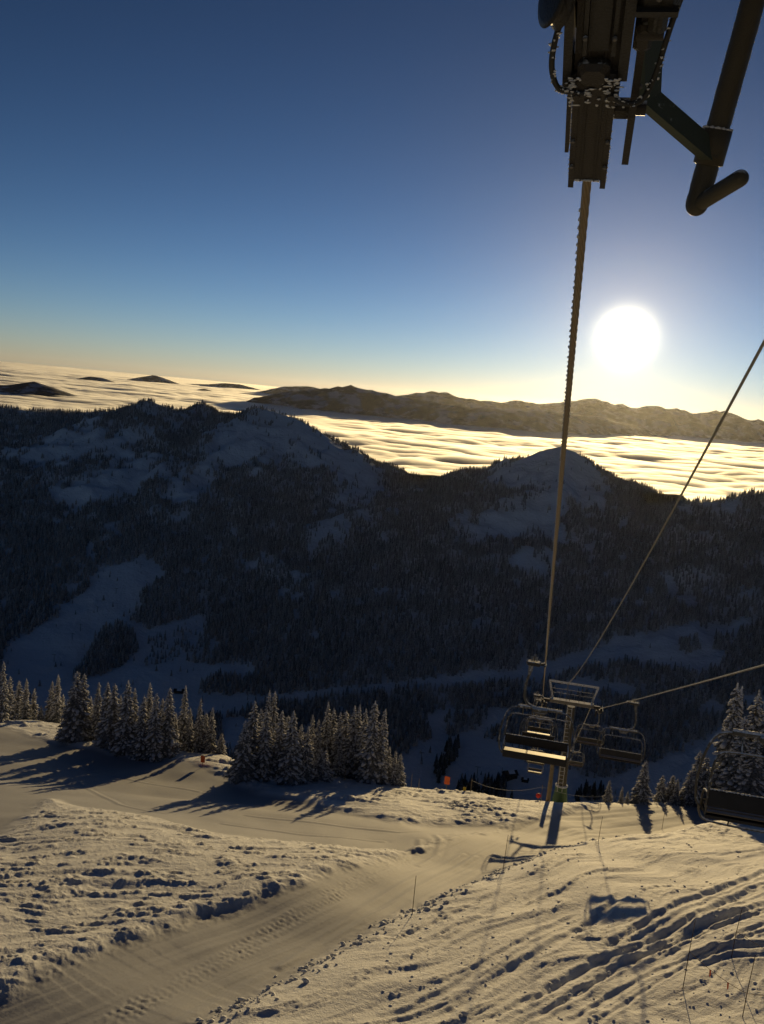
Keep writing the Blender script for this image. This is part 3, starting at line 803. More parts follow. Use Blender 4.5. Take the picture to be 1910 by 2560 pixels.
#OBJECTS
# ------------------------------------------------------------------ the chairlift line
A0 = atd(1470, 430, 4.3); TL = atd(1357, 1748, 68.0)            # rope under the near tower, rope at the lower tower
ldir = np.array([TL[0] - A0[0], TL[1] - A0[1]]); ldir /= np.linalg.norm(ldir)
LAZ = math.atan2(ldir[0], ldir[1])                                # bearing of the line, from +Y towards +X
T_ = Vector((ldir[0], ldir[1], 0)); S_ = Vector((ldir[1], -ldir[0], 0))   # down the line, and to its right
GAUGE = 4.35
TR = np.array(TL) + np.array(S_) * GAUGE
TN = np.array(A0)                                                 # left rope at the near tower
slope0 = (TL[2] - A0[2]) / np.linalg.norm((TL - A0)[:2])
KN = atd(1356, 1752, 82.0)            # second support just over the crest
far_L = atd(1342, 1890, 150.0)
def rope_pt(s, right=False, sag=1.0):
    """point on the haul rope: s metres (horizontal) beyond the near tower"""
    l1 = np.linalg.norm((TL - A0)[:2])
    if s <= l1:
        t = s / l1
        p = A0 + (TL - A0) * t
        p = p - np.array((0, 0, 4 * (.06 if right else .45) * t * (1 - t) + (.75 * (1 - t) if right else 0)))
    else:
        lk = np.linalg.norm((KN - TL)[:2])
        if s <= l1 + lk: p = TL + (KN - TL) * ((s - l1) / lk)
        else:
            l2 = np.linalg.norm((far_L - KN)[:2]); t = (s - l1 - lk) / l2
            p = KN + (far_L - KN) * t - np.array((0, 0, 4 * .8 * t * (1 - t)))
    if right: p = p + np.array(S_) * GAUGE
    return p
L1 = np.linalg.norm((TL - A0)[:2])
def s_of_depth(D, right=False):
    ss = np.linspace(-2, 150, 1500); P = np.array([rope_pt(q, right) for q in ss])
    return ss[np.argmin(np.abs(project(P)[2] - D))]

def rope_path(s0, s1, n, right=False):
    return [Vector(rope_pt(s, right)) for s in np.linspace(s0, s1, n)]
def strand_rope(name, path_fn, s_near, s_twist, s_end, r, label, mat, lay=.30, strands=6):
    mb = MB(); pts = path_fn(s_near, s_twist, int((s_twist - s_near) / lay * 10))
    t0 = (pts[1] - pts[0]).normalized(); side = t0.cross(Vector((0, 0, 1))).normalized(); nrm = side.cross(t0)
    acc = 0
    ph = [0]
    for a, b in zip(pts[:-1], pts[1:]): acc += (b - a).length; ph.append(acc)
    rs = r * .40
    for k in range(strands):
        path = []
        for p, q in zip(pts, ph):
            a = 2 * math.pi * (q / (lay * 2.2) + k / strands)
            path.append(p + (side * math.cos(a) + nrm * math.sin(a)) * (r - rs))
        mb.tube(path, rs, 5, cap=True)
    mb.tube(pts, r * .5, 5)
    mb.tube(path_fn(s_twist - .2, s_end, 90), r * .92, 8)
    return tag(mb.build(name, mat), label, 'rope')
strand_rope('haul_rope', lambda a, b, n: rope_path(a, b, n), -6, 26, 140, .024, 'twisted steel haul rope running down from the near tower head past the sun', M['rope'])
# rime along one side of the near rope
mb = MB()
for i in range(260):
    s = i * .075 + .3
    p = Vector(rope_pt(s)); mb.blob(p - S_ * (.021 + .004 * random.random()) + Vector((0, 0, .004)), (.009, .03, .012), i, .3, Matrix.Rotation(-LAZ, 3, 'Z'))
tag(mb.build('rime_crust', M['rime'], bpy.data.objects['haul_rope']), kind='stuff')
strand_rope('haul_rope', lambda a, b, n: rope_path(a, b, n, True), -6, 2, 130, .022, 'pale steel haul rope with returning chairs at right of the lower tower', M['cable'])
# communication line hung above, between the towers
C0 = TL + np.array(S_) * 1.75 + np.array((0, 0, 1.55))
C1 = at(1910, 850, 10.6); C2 = C1 + (C1 - C0) / np.linalg.norm(C1 - C0) * 9 + np.array((0, 0, .35))
def comm(a, b, n):
    o = []
    for t in np.linspace(0, 1, n):
        p = C2 + (C0 - C2) * t; o.append(Vector(p) - Vector((0, 0, 4 * .75 * t * (1 - t))))
    return o
mb = MB(); mb.tube(comm(0, 1, 80), .021, 8)
tag(mb.build('signal_cable', M['cable']), 'frosted thin cable slanting up right from the lower tower head', 'cable')

# ------------------------------------------------------------------ chairs
def lp(*p): return [Vector(q) for q in p]
def arc_path(pts, n=5): return [Vector(p) for p in smooth_line(pts, n)]
def make_chair():
    """local frame: rope at the origin, front towards +Y, hanger on the +X side"""
    root = empty('lift_chair')
    m = MB(); m.box((.37, 0, -.02), (.42, .30, .13), bev=.02); m.box((.10, 0, -.02), (.20, .10, .07)); m.box((.0, 0, -.035), (.09, .34, .05), bev=.015); m.box((.02, 0, .035), (.09, .20, .04), bev=.015)
    grip = m.build('grip', M['dark_steel'], root)
    for x in (.16, .60): MB().lathe([(.055, -.02), (.06, 0), (.055, .02)], (x, 0, 0), (1, 0, 0), 14).build('roller', M['steel'], grip)
    m = MB()
    for x in (.30, .44):
        pts = [(x + .035 * math.cos(a * .9), .03 + .035 * math.sin(a * .9), .06 + a * .004) for a in range(40)]
        m.tube(pts, .010, 5)
    m.lathe([(.04, 0), (.05, .02), (.03, .06), (.0, .09)], (.37, 0, .2), (0, 0, 1), 10); m.rod((.37, 0, .05), (.37, 0, .2), .02)
    m.build('spring', M['steel'], grip)
    m = MB()
    for k in range(9):
        for j in range(3): m.box((.44 + .035 * j, .02 * (k % 2), -.14 - k * .035), (.026, .018, .03), Matrix.Rotation(.5 * (k % 2), 3, 'Z'))
    m.build('spring_pack', M['steel'], grip)
    m = MB(); m.tube(arc_path([(.40, 0, -.06), (.45, 0, -.30), (.53, 0, -.62), (.56, 0, -.95), (.54, 0, -1.22), (.44, 0, -1.40), (.24, 0, -1.49), (.0, 0, -1.52)]), .042, 10)
    m.build('hanger', M['frame'], root)
    m = MB(); m.box((0, 0, -1.54), (1.46, .10, .09), bev=.015); m.box((0, 0, -1.58), (.5, .22, .13), bev=.02); m.box((0, .0, -1.68), (.36, .16, .08), bev=.02)
    top = m.build('top_beam', M['frame'], root)
    m = MB()
    for i in range(22): m.blob((-.68 + i * .064, 0, -1.488), (.05, .05, .022), i, .3)
    m.build('snow_cap', M['snow_lump'], top)
    for s in (-1, 1):
        MB().tube(arc_path([(s * .55, .02, -1.56), (s * .85, .03, -1.58), (s * 1.04, .05, -1.74), (s * 1.17, .08, -2.15), (s * 1.22, .12, -2.62), (s * 1.18, .16, -3.0), (s * 1.08, .16, -3.18)]), .026, 8).build('bail', M['frame'], root)
    m = MB()
    m.tube(arc_path([(-1.03, -.16, -3.16), (-1.05, -.22, -2.8), (-1.03, -.22, -2.25), (-.96, -.2, -1.98), (-.78, -.18, -1.88), (0, -.17, -1.87), (.78, -.18, -1.88), (.96, -.2, -1.98), (1.03, -.22, -2.25), (1.05, -.22, -2.8), (1.03, -.16, -3.16)]), .022, 8)
    for s in (-1, 1): m.tube(lp((s * .55, 0, -1.56), (s * .55, -.1, -1.72), (s * .55, -.17, -1.87)), .018, 6)
    m.build('back_frame', M['frame'], root)
    R = Matrix.Rotation(math.radians(-10), 3, 'X')
    m = MB(); m.box((0, -.22, -2.80), (2.08, .05, .32), R, bev=.02)
    back = m.build('backrest', M['cushion'], root)
    m = MB()
    for i in range(30): m.blob((-1.0 + i * .069, -.20, -2.635), (.05, .03, .012), i, .4)
    tag(m.build('frost_edge', M['rime'], back), kind='stuff')
    for k, y in enumerate((-.12, .02, .16)):
        MB().box((0, y, -3.105 + k * .012), (2.06, .125, .035), bev=.01).build('seat_slat', M['seat'], root)
    m = MB(); m.box((0, .245, -3.16), (2.1, .06, .24), bev=.02); m.box((0, 0, -3.18), (2.08, .44, .06))
    m.build('seat_edge', M['cushion'], root)
    for s in (-1, 1):
        MB().tube(arc_path([(s * 1.05, -.22, -2.72), (s * 1.06, .1, -2.78), (s * 1.06, .24, -2.92), (s * 1.06, .26, -3.16)]), .02, 6).build('armrest', M['frame'], root)
    return root
proto = make_chair()
def put_chair(o, D, right, label, swing=0.0):
    s = s_of_depth(D, right)
    o.location = rope_pt(s, right)
    o.rotation_euler = (0, swing, (-LAZ if right else math.pi - LAZ))
    tag(o, label, 'ski chair', 'chairs hanging on the lift line')
    return o
CH = [(29.2, 0, 'largest empty lift chair with pale lit seat in front of the lower tower'),
      (57.0, 0, 'empty lift chair framed inside the largest chair, pale lit seat edge'),
      (80.0, 0, 'small lift chair seen through the second chair by the lower tower'),
      (111.0, 0, 'lift chair mostly hidden behind the seat of the largest chair'),
      (138.0, 0, 'smallest lift chair, lowest on the line above the blue snow'),
      (16.4, 1, 'dark lift chair cut off by the right edge, before the big snowy firs'),
      (46.5, 1, 'empty dark lift chair hanging right of the lower tower under the pale rope'),
      (76.0, 1, 'small dark lift chair just right of the lower tower'),
      (104.0, 1, 'lift chair half hidden behind the lower tower mast on its right')]
for i, (D, r, lb) in enumerate(CH):
    o = put_chair(proto if i == 0 else copy_tree(proto), D, bool(r), lb)
    if D == 16.4:
        m = MB(); m.tube(arc_path([(-1.12, .18, -3.10), (-1.06, .32, -3.35), (-.92, .36, -3.50), (-.4, .36, -3.54), (.4, .36, -3.54), (.92, .36, -3.50), (1.06, .32, -3.35), (1.12, .18, -3.10)]), .022, 8)
        for x in (-.5, .5): m.rod((x, .36, -3.54), (x, .18, -3.18), .016)
        m.build('footrest', M['frame'], o)

# ------------------------------------------------------------------ lower lift tower
base = ground(1398, 2015)
tb = np.array(TL) + np.array(S_) * (GAUGE / 2)
tz = float(near_h(np.array([tb[0]]), np.array([tb[1]]), False)[0]) - .35
H2 = TL[2] - tz
FT = float(at(1398, 1964, tb[1])[2] - tz)            # top of the flared foot
tw = empty('lift_tower', (tb[0], tb[1], tz), -LAZ, 'ski lift tower with flared green foot, ladder and frosted yoke', 'lift tower')
# local frame: +X to the right of the line, +Y down the line
m = MB(); m.lathe([(.64, FT - 1.9), (.60, FT - 1.2), (.50, FT - .6), (.45, FT - .2), (.48, FT - .05), (.48, FT)], (0, 0, 0), (0, 0, 1), 24); m.build('foot', M['tower_green'], tw)
m = MB(); m.lathe([(.48, 0), (.50, .05), (.40, .12)], (0, 0, FT), (0, 0, 1), 24); m.build('snow_ring', M['snow_lump'], tw)
m = MB(); m.lathe([(.36, 1.4), (.30, H2 - .2)], (0, 0, 0), (0, 0, 1), 20); m.build('mast', M['mast'], tw)
lad = MB()
for s in (-.17, .17): lad.rod((s - .1, -.46, FT - .3), (s - .1, -.42, H2 - .1), .026, 6)
lad = lad.build('ladder', M['cable'], tw)
rm = MB().rod((-.27, 0, 0), (.07, 0, 0), .022, 6).mesh('rung'); rm.materials.append(M['cable'])
k = 0
z = FT + .1
while z < H2 - .2:
    r_ = link('rung', rm, lad); r_.location = (0, -.46 + .04 * (z - 1.2) / H2, z); z += .31
m = MB(); m.box((0, 0, H2 + .08), (3.3, .34, .34), bev=.03); m.build('crossarm', M['steel'], tw)
m = MB()
m.box((0, 0, H2 + 1.55), (3.75, .14, .14), bev=.02)
for s in (-1, 1): m.bar((s * 1.80, 0, H2 + 1.5), (s * 1.45, 0, H2 + .2), .14, .14)
m.build('lifting_frame', M['cable'], tw)
m = MB()
for z in (.78, 1.1): m.rod((-1.65, -.25, H2 + z), (1.55, -.25, H2 + z), .022, 6)
for x in (-1.6, -.9, -.2, .5, .9, 1.5): m.rod((x, -.25, H2 + .25), (x, -.25, H2 + 1.1), .02, 6)
m.build('railing', M['steel'], tw)
m = MB().box((0, -.28, H2 + .27), (3.1, .5, .04)).build('walkway', M['steel'], tw)
m = MB(); m.rod((-.42, 0, H2 + .2), (-.42, 0, H2 + 1.62), .03, 8); m.build('cable_post', M['steel'], tw)
def wheel_mesh(rw=.2, th=.07):
    return MB().lathe([(rw * .3, -th), (rw * .8, -th * .9), (rw, -th * .7), (rw * .86, -th * .25), (rw * .86, th * .25), (rw, th * .7), (rw * .8, th * .9), (rw * .3, th)], (0, 0, 0), (1, 0, 0), 20).mesh('sheave')
wm = wheel_mesh(); wm.materials.append(M['rubber'])
for s in (-1, 1):
    x = s * GAUGE / 2
    m = MB(); m.box((x - s * .42, 0, H2 + .02), (.7, .2, .2)); 
    sl0 = slope0 if True else 0
    m.bar((x - s * .12, -.95, H2 - .22 - slope0 * -0.0 + .95 * -slope0 * .0 + .30), (x - s * .12, .95, H2 - .30 + .02), .06, .16)
    m.box((x + s * .14, 0, H2 - .05), (.04, 1.3, .1)); m.box((x - s * .3, 0, H2 - .45), (.12, .22, .5), bev=.02)
    bm = m.build('sheave_beam', M['dark_steel'], tw)
    for y in (-.8, -.4, 0, .4, .8):
        o = link('sheave', wm, bm); o.location = (x, y, H2 - .22 - y * .37)
post = ground(1372, 2004); post = post + np.array((0, .3, 0))
pz = near_h(post[:1], post[1:2], False)[0]
ph = (2002 - 1868) / F * post[1]
m = MB(); m.tube([Vector((0, 0, -.5)), Vector((.02, 0, ph * .5)), Vector((.0, 0, ph))], [.17, .15, .13], 10)
o = m.build('timber_post', M['wood']); o.location = (post[0], post[1], pz)
tag(o, 'slim weathered timber post standing left of the lower tower foot', 'post')

# ------------------------------------------------------------------ near tower head above the camera
h0 = np.array(A0)
nt_ = empty('lift_tower', tuple(h0 + np.array(S_) * 2.2 - np.array((0, 0, 12.3))), -LAZ, 'near lift tower head with rope guide channel, frosted arms and hooked pipe overhead', 'lift tower')
inv = Matrix.Translation(nt_.location) @ Matrix.Rotation(-LAZ, 4, 'Z'); inv = inv.inverted()
def P(u, v, D): return inv @ Vector(atd(u, v, D))
rt = (Vector(rope_pt(.5)) - Vector(rope_pt(-1))).normalized()           # rope direction in the world
rt_l = (inv.to_3x3() @ rt).normalized(); sx_l = Vector((1, 0, 0)); up_l = sx_l.cross(rt_l).normalized()
def along(s, x=0.0, up=0.0):                                              # local point: s along the rope, x right, up normal
    return inv @ Vector(h0) + rt_l * s + sx_l * x + up_l * up
Rl = Matrix((sx_l, rt_l, up_l)).transposed()
# rope guide: a trough below the rope, which comes out of its lower end
m = MB()
m.box(along(-.62, 0, -.045), (.125, 1.22, .012), Rl)
for s in (-1, 1):
    m.box(along(-.62, s * .066, .0), (.010, 1.26, .10), Rl); m.box(along(-.60, s * .076, -.05), (.026, 1.30, .010), Rl)
for x in (-.032, .032): m.box(along(-.62, x, -.055), (.006, 1.22, .010), Rl)
m.build('rope_guide', M['dark_steel'], nt_)
m = MB()
for i in range(26): m.blob(along(-.005, -.055 + i * .0044, -.05), (.006, .012, .006), i, .4)
for i in range(30): m.blob(along(-.5 + i * .017, random.choice((-.09, .09)), -.052), (.003, .012, .004), i, .4)
tag(m.build('guide_frost', M['rime'], nt_), kind='stuff')
m = MB(); m.box(along(-.66, 0, -.02), (.20, .15, .15), Rl, bev=.02); m.box(along(-.74, -.01, -.07), (.13, .12, .07), Rl, bev=.02)
for x in (-.07, .07): m.lathe([(.016, 0), (.016, .02)], along(-.64, x, -.095), tuple(-up_l), 8)
cl = m.build('clamp_block', M['dark_steel'], nt_)
for q_s, x, u_ in ((-.30, -.076, -.056), (-.30, .076, -.056), (-.12, -.076, -.056), (-.12, .076, -.056), (-.62, .182, -.03), (-.95, .182, .01), (-1.12, .20, -.085), (-1.34, .24, -.085), (-.95, -.05, -.1), (-.95, .06, -.1)):
    MB().lathe([(.011, 0), (.011, .008), (.007, .012)], along(q_s, x, u_), tuple(-up_l), 6).build('bolt', M['steel'], nt_)
m = MB()
for i in range(80): m.blob(along(-.66 + random.uniform(-.08, .09), random.choice((random.uniform(-.11, .11), random.gauss(-.09, .012), random.gauss(.06, .02))), -.097 - .004 * random.random()), (random.uniform(.004, .016), random.uniform(.004, .014), .003), i, .6)
tag(m.build('frost_crust', M['rime'], cl), kind='stuff')
m = MB()
m.box(along(-1.5, -.115, .0), (.035, 1.7, .16), Rl); m.box(along(-1.5, .105, .0), (.04, 1.6, .16), Rl); m.box(along(-1.6, 0, .06), (.24, 1.5, .04), Rl)
m.box(along(-1.45, -.05, -.07), (.016, 1.2, .05), Rl); m.box(along(-1.45, .06, -.07), (.016, 1.2, .05), Rl); m.box(along(-1.45, 0, -.06), (.08, 1.2, .02), Rl)
m.build('side_plate', M['black_steel'], nt_)
m = MB(); m.box(along(-.50, -.104, -.01), (.018, .60, .07), Rl); m.build('catch_plate', M['dark_steel'], nt_)
m = MB()
m.prism([along(a, .150, b) for a, b in ((-1.5, .06), (-.75, .05), (-.50, .0), (-.22, -.06), (-.20, -.10), (-.50, -.09), (-.72, -.02), (-1.5, -.02))], sx_l * .03)
m.box(along(-.88, .165, .0), (.07, .13, .10), Rl, bev=.015); m.box(along(-.46, .12, -.01), (.11, .08, .07), Rl, bev=.015)
m.lathe([(.03, -.04), (.03, .04)], along(-.50, .18, -.04), tuple(sx_l), 12); m.lathe([(.026, -.05), (.026, .05)], along(-.90, .19, -.03), tuple(sx_l), 12)
m.build('brake_lever', M['dark_steel'], nt_)
m = MB(); m.box(along(-1.32, .20, .02), (.16, .62, .20), Rl, bev=.03); m.box(along(-1.05, .21, -.02), (.07, .25, .12), Rl, bev=.02)
for k in range(5): m.box(along(-1.06 - k * .11, .20, -.085), (.15, .025, .03), Rl)
m.build('housing', M['black_steel'], nt_)
wn = MB().lathe([(.05, -.035), (.10, -.03), (.125, -.025), (.11, -.01), (.11, .01), (.125, .025), (.10, .03), (.05, .035)], (0, 0, 0), (1, 0, 0), 28).mesh('sheave'); wn.materials.append(M['black_steel'])
for k, (q_s, x) in enumerate(((-1.06, -.165), (-1.62, 0), (-2.1, 0))):
    o = link('sheave', wn, nt_); o.location = along(q_s, x, .0 if k == 0 else .22)
    if k == 0: o.rotation_euler = (0, 0, math.radians(28))
m = MB(); m.rod(along(-1.06, -.165, .0), along(-1.06, -.09, .0), .03)
m.build('axle', M['steel'], nt_)
H1 = arc_path([along(-1.05, -.13, -.05), along(-.92, -.165, -.08), along(-.80, -.175, -.10), along(-.70, -.15, -.11), along(-.66, -.10, -.10), along(-.65, -.04, -.10)])
H2_ = arc_path([along(-.64, .06, -.10), along(-.61, .14, -.11), along(-.62, .20, -.09), along(-.72, .235, -.05), along(-.90, .26, -.01), along(-1.1, .29, .03), along(-1.4, .30, .08), along(-1.8, .28, .16)])
for hp in (H1, H2_):
    hz_ = MB().tube(hp, .012, 8).build('hose', M['rubber'], nt_)
    m = MB()
    for i in range(90):
        p = random.choice(hp[:28]); m.blob(p + Vector((random.gauss(0, .008), random.gauss(0, .008), random.gauss(0, .006))), (random.uniform(.004, .009), random.uniform(.004, .012), .004), i, .6)
    tag(m.build('hose_frost', M['rime'], hz_), kind='stuff')
# bent strap from the head to the hooked pipe
D1, D2, D3 = 4.15, 4.25, 4.45
m = MB()
q0, q1, q2 = P(1640, -260, 3.75), P(1620, 245, D1), P(1790, 392, D3)
w_ = .055
def strap(a, b, c, wid, th, nrm):
    """flat bar bent once, wide across nrm"""
    n = Vector(nrm).normalized()
    d1 = (b - a).normalized(); d2 = (c - b).normalized(); bis = (d1 + d2).normalized()
    t1 = n.cross(d1).normalized(); t2 = n.cross(d2).normalized(); tb_ = n.cross(bis).normalized()
    V = []
    for p, t in ((a, t1), (b, tb_), (c, t2)):
        for sx, sy in ((-1, -1), (1, -1), (1, 1), (-1, 1)): V.append(p + n * sx * wid / 2 + t * sy * th / 2)
    Fc = [(3, 2, 1, 0), (8, 9, 10, 11)] + [(i * 4 + k, i * 4 + (k + 1) % 4, i * 4 + 4 + (k + 1) % 4, i * 4 + 4 + k) for i in range(2) for k in range(4)]
    return V, Fc
view = (inv.to_3x3() @ Vector(ray(1700, 300))).normalized()
tilt = (view + Vector((.75, 0, 0)) + Vector((0, 0, .55))).normalized()
m.add(*strap(q0, q1, q2, .14, .05, tilt))
st = m.build('bent_strap', M['green_bar'], nt_)
m = MB()
for i in range(70):
    t = random.random()
    p = q0.lerp(q1, t * .4 + .6) if i < 30 else q1.lerp(q2, t)
    m.blob(p - tilt * .055 + Vector((random.uniform(-.01, .01), random.uniform(-.01, .01), .022 + random.uniform(-.01, .01))), (.007, .007, .005), i, .5)
tag(m.build('strap_frost', M['rime'], st), kind='stuff')
p0, p1, p2 = P(1900, -60, 4.15), P(1742, 512, 4.55), P(1850, 446, 4.25)
p00 = p0 + (p0 - p1) * .8
m = MB(); m.tube([p00, p1 + (p0 - p1) * .02, p1], .056, 20); m.lathe([(.056 * math.cos(k * math.pi / 12), -.056 * math.sin(k * math.pi / 12)) for k in range(7)][::-1], p1, tuple((p0 - p1).normalized()), 20)
pp = m.build('pipe', M['pipe'], nt_)
m = MB(); m.tube([p1, p2], .041, 18); m.lathe([(.041 * math.cos(k * math.pi / 12), .041 * math.sin(k * math.pi / 12)) for k in range(7)], p2, tuple((p2 - p1).normalized()), 18)
m.build('hook', M['pipe'], nt_)
pc = p1.lerp(p0, .27); pd = (p0 - p1).normalized()
m = MB(); m.lathe([(.062, -.085), (.074, -.08), (.074, .08), (.062, .085)], pc, tuple(pd), 20); m.bar(pc - Vector((.02, 0, .02)), q2, .13, .06)
c_ = m.build('pipe_collar', M['pipe'], nt_)
m = MB()
ax = pd.cross(view).normalized()
for i in range(60):
    a = random.uniform(0, 6.28); b_ = pd.cross(ax)
    m.blob(pc + pd * .085 + (ax * math.cos(a) + b_ * math.sin(a)) * .066, (.008, .008, .006), i, .5)
for i in range(220):
    s = random.choice((-1, 1)); m.blob(p1.lerp(p0, random.uniform(.0, .95)) + ax * s * .055, (.003, .003, .007), i, .5)
tag(m.build('pipe_frost', M['rime'], pp), kind='stuff')
# the rest of the tower, above and beside the frame
m = MB(); m.box((0, -1.9, 13.25), (5.0, .4, .4), bev=.03); m.lathe([(.55, -3.0), (.32, 13.1)], (0, -1.9, 0), (0, 0, 1), 20)
for s in (-1, 1): m.box((s * 2.2, -1.9, 13.0), (.3, .3, .35))
m.bar((-2.2, -1.9, 13.15), inv @ Vector(h0) + rt_l * -1.6 + up_l * .2, .2, .2)
m.bar((-.9, -1.9, 13.3), p00, .14, .14); m.bar((-1.3, -1.9, 13.3), q0, .12, .12)
m.build('mast', M['mast'], nt_)

# ------------------------------------------------------------------ snow-laden firs on the slope
def make_fir(seed, H=8.0, R=1.5, dense=1.0, snow=.6):
    """returns trunk, needle and snow meshes of one fir"""
    rnd = random.Random(seed); tr_, ne, sn = MB(), MB(), MB()
    tr_.tube([(0, 0, -.5), (0, 0, H * .5), (.02, 0, H)], [.16, .09, .015], 7)
    z = .25; 
    while z < H * .975:
        f = z / H
        rr = R * (1 - f) ** .8 * (1 + .12 * math.sin(z * 3 + seed)) + .06
        n = max(4, int((9 * (1 - f) + 4.5) * dense))
        a0 = rnd.uniform(0, 6.28)
        for k in range(n):
            a = a0 + 2 * math.pi * k / n + rnd.uniform(-.25, .25)
            l = rr * rnd.uniform(.62, 1.12)
            droop = rnd.uniform(.25, .6) * l * (1 - .4 * f); lift = .10 * l
            zz = z + rnd.uniform(-.09, .09)
            ca, sa = math.cos(a), math.sin(a)
            C = []; 
            for t, dz in ((.05, 0), (.4, lift * .6 - droop * .12), (.75, -droop * .5), (1.0, -droop)):
                C.append((ca * l * t, sa * l * t, zz + dz))
            wds = (.05, .20, .17, .02)
            V = []
            wk = l * .95 + .06
            for (x, y, h), wd in zip(C, wds):
                wd = wd * wk * 1.25
                V += [(x - sa * wd, y + ca * wd, h - wd * .55), (x, y, h + .01), (x + sa * wd, y - ca * wd, h - wd * .55)]
            ne.add(V, [(i * 3 + j, i * 3 + j + 1, i * 3 + j + 4, i * 3 + j + 3) for i in range(3) for j in range(2)])
            for q in range(int(6 + 9 * l)):                     # hanging sprays
                t = rnd.uniform(.2, 1); b = rnd.uniform(-1, 1) * .2 * wk
                i = min(2, int(t * 3)); x, y = ca * l * t - sa * b, sa * l * t + ca * b
                h = zz - droop * t * t + lift * .3 - .03
                s = rnd.uniform(.07, .17) * (.5 + .6 * l); e = rnd.uniform(0, 6.28)
                ne.add([(x, y, h), (x + s * .45 * math.cos(e), y + s * .45 * math.sin(e), h - s * .4), (x + ca * s * .5, y + sa * s * .5, h - s * 1.1)], [(0, 1, 2)])
            if rnd.random() < snow + .25 * f:
                for q in range(3 if l > .5 else 2):
                    t = (rnd.uniform(.7, 1.0), rnd.uniform(.35, .75), rnd.uniform(.2, .6))[q]
                    h = zz + lift * .3 - droop * t * t + .03
                    sz = rnd.uniform(.4, 1.2) * (.08 + .12 * l)
                    Rm = Matrix.Rotation(a, 3, 'Z') @ Matrix.Rotation(rnd.uniform(.2, .6), 3, 'Y')
                    sn.blob((ca * l * t, sa * l * t, h), (sz * 1.25, sz * .8, sz * .42), rnd.random(), .28, Rm)
        z += (.20 + .16 * (1 - f)) / (.6 + .4 * dense)
    for q in range(5): sn.blob((rnd.uniform(-.03, .03), rnd.uniform(-.03, .03), H - q * .10), (.05 + .015 * q, .05 + .015 * q, .09), q + seed, .3)
    return tr_.mesh('trunk'), ne.mesh('crown'), sn.mesh('snow_load')
FIRS = [make_fir(s, 8.0, r, d, sn) for s, r, d, sn in ((1, 1.45, 1.0, .62), (2, 1.15, 1.0, .7), (3, 1.75, 1.1, .55), (4, 1.25, .95, .75), (5, 1.5, 1.05, .85))]
for t_, c_, s_ in FIRS:
    t_.materials.append(M['bark']); c_.materials.append(M['needles']); s_.materials.append(M['tree_snow'])
ORD = ['first', 'second', 'third', 'fourth', 'fifth', 'sixth', 'seventh', 'eighth', 'ninth', 'tenth', 'eleventh', 'twelfth', 'thirteenth', 'fourteenth', 'fifteenth', 'sixteenth', 'seventeenth', 'eighteenth', 'nineteenth', 'twentieth', 'twenty-first', 'twenty-second', 'twenty-third', 'twenty-fourth', 'twenty-fifth', 'twenty-sixth', 'twenty-seventh', 'twenty-eighth', 'twenty-ninth', 'thirtieth', 'thirty-first', 'thirty-second']
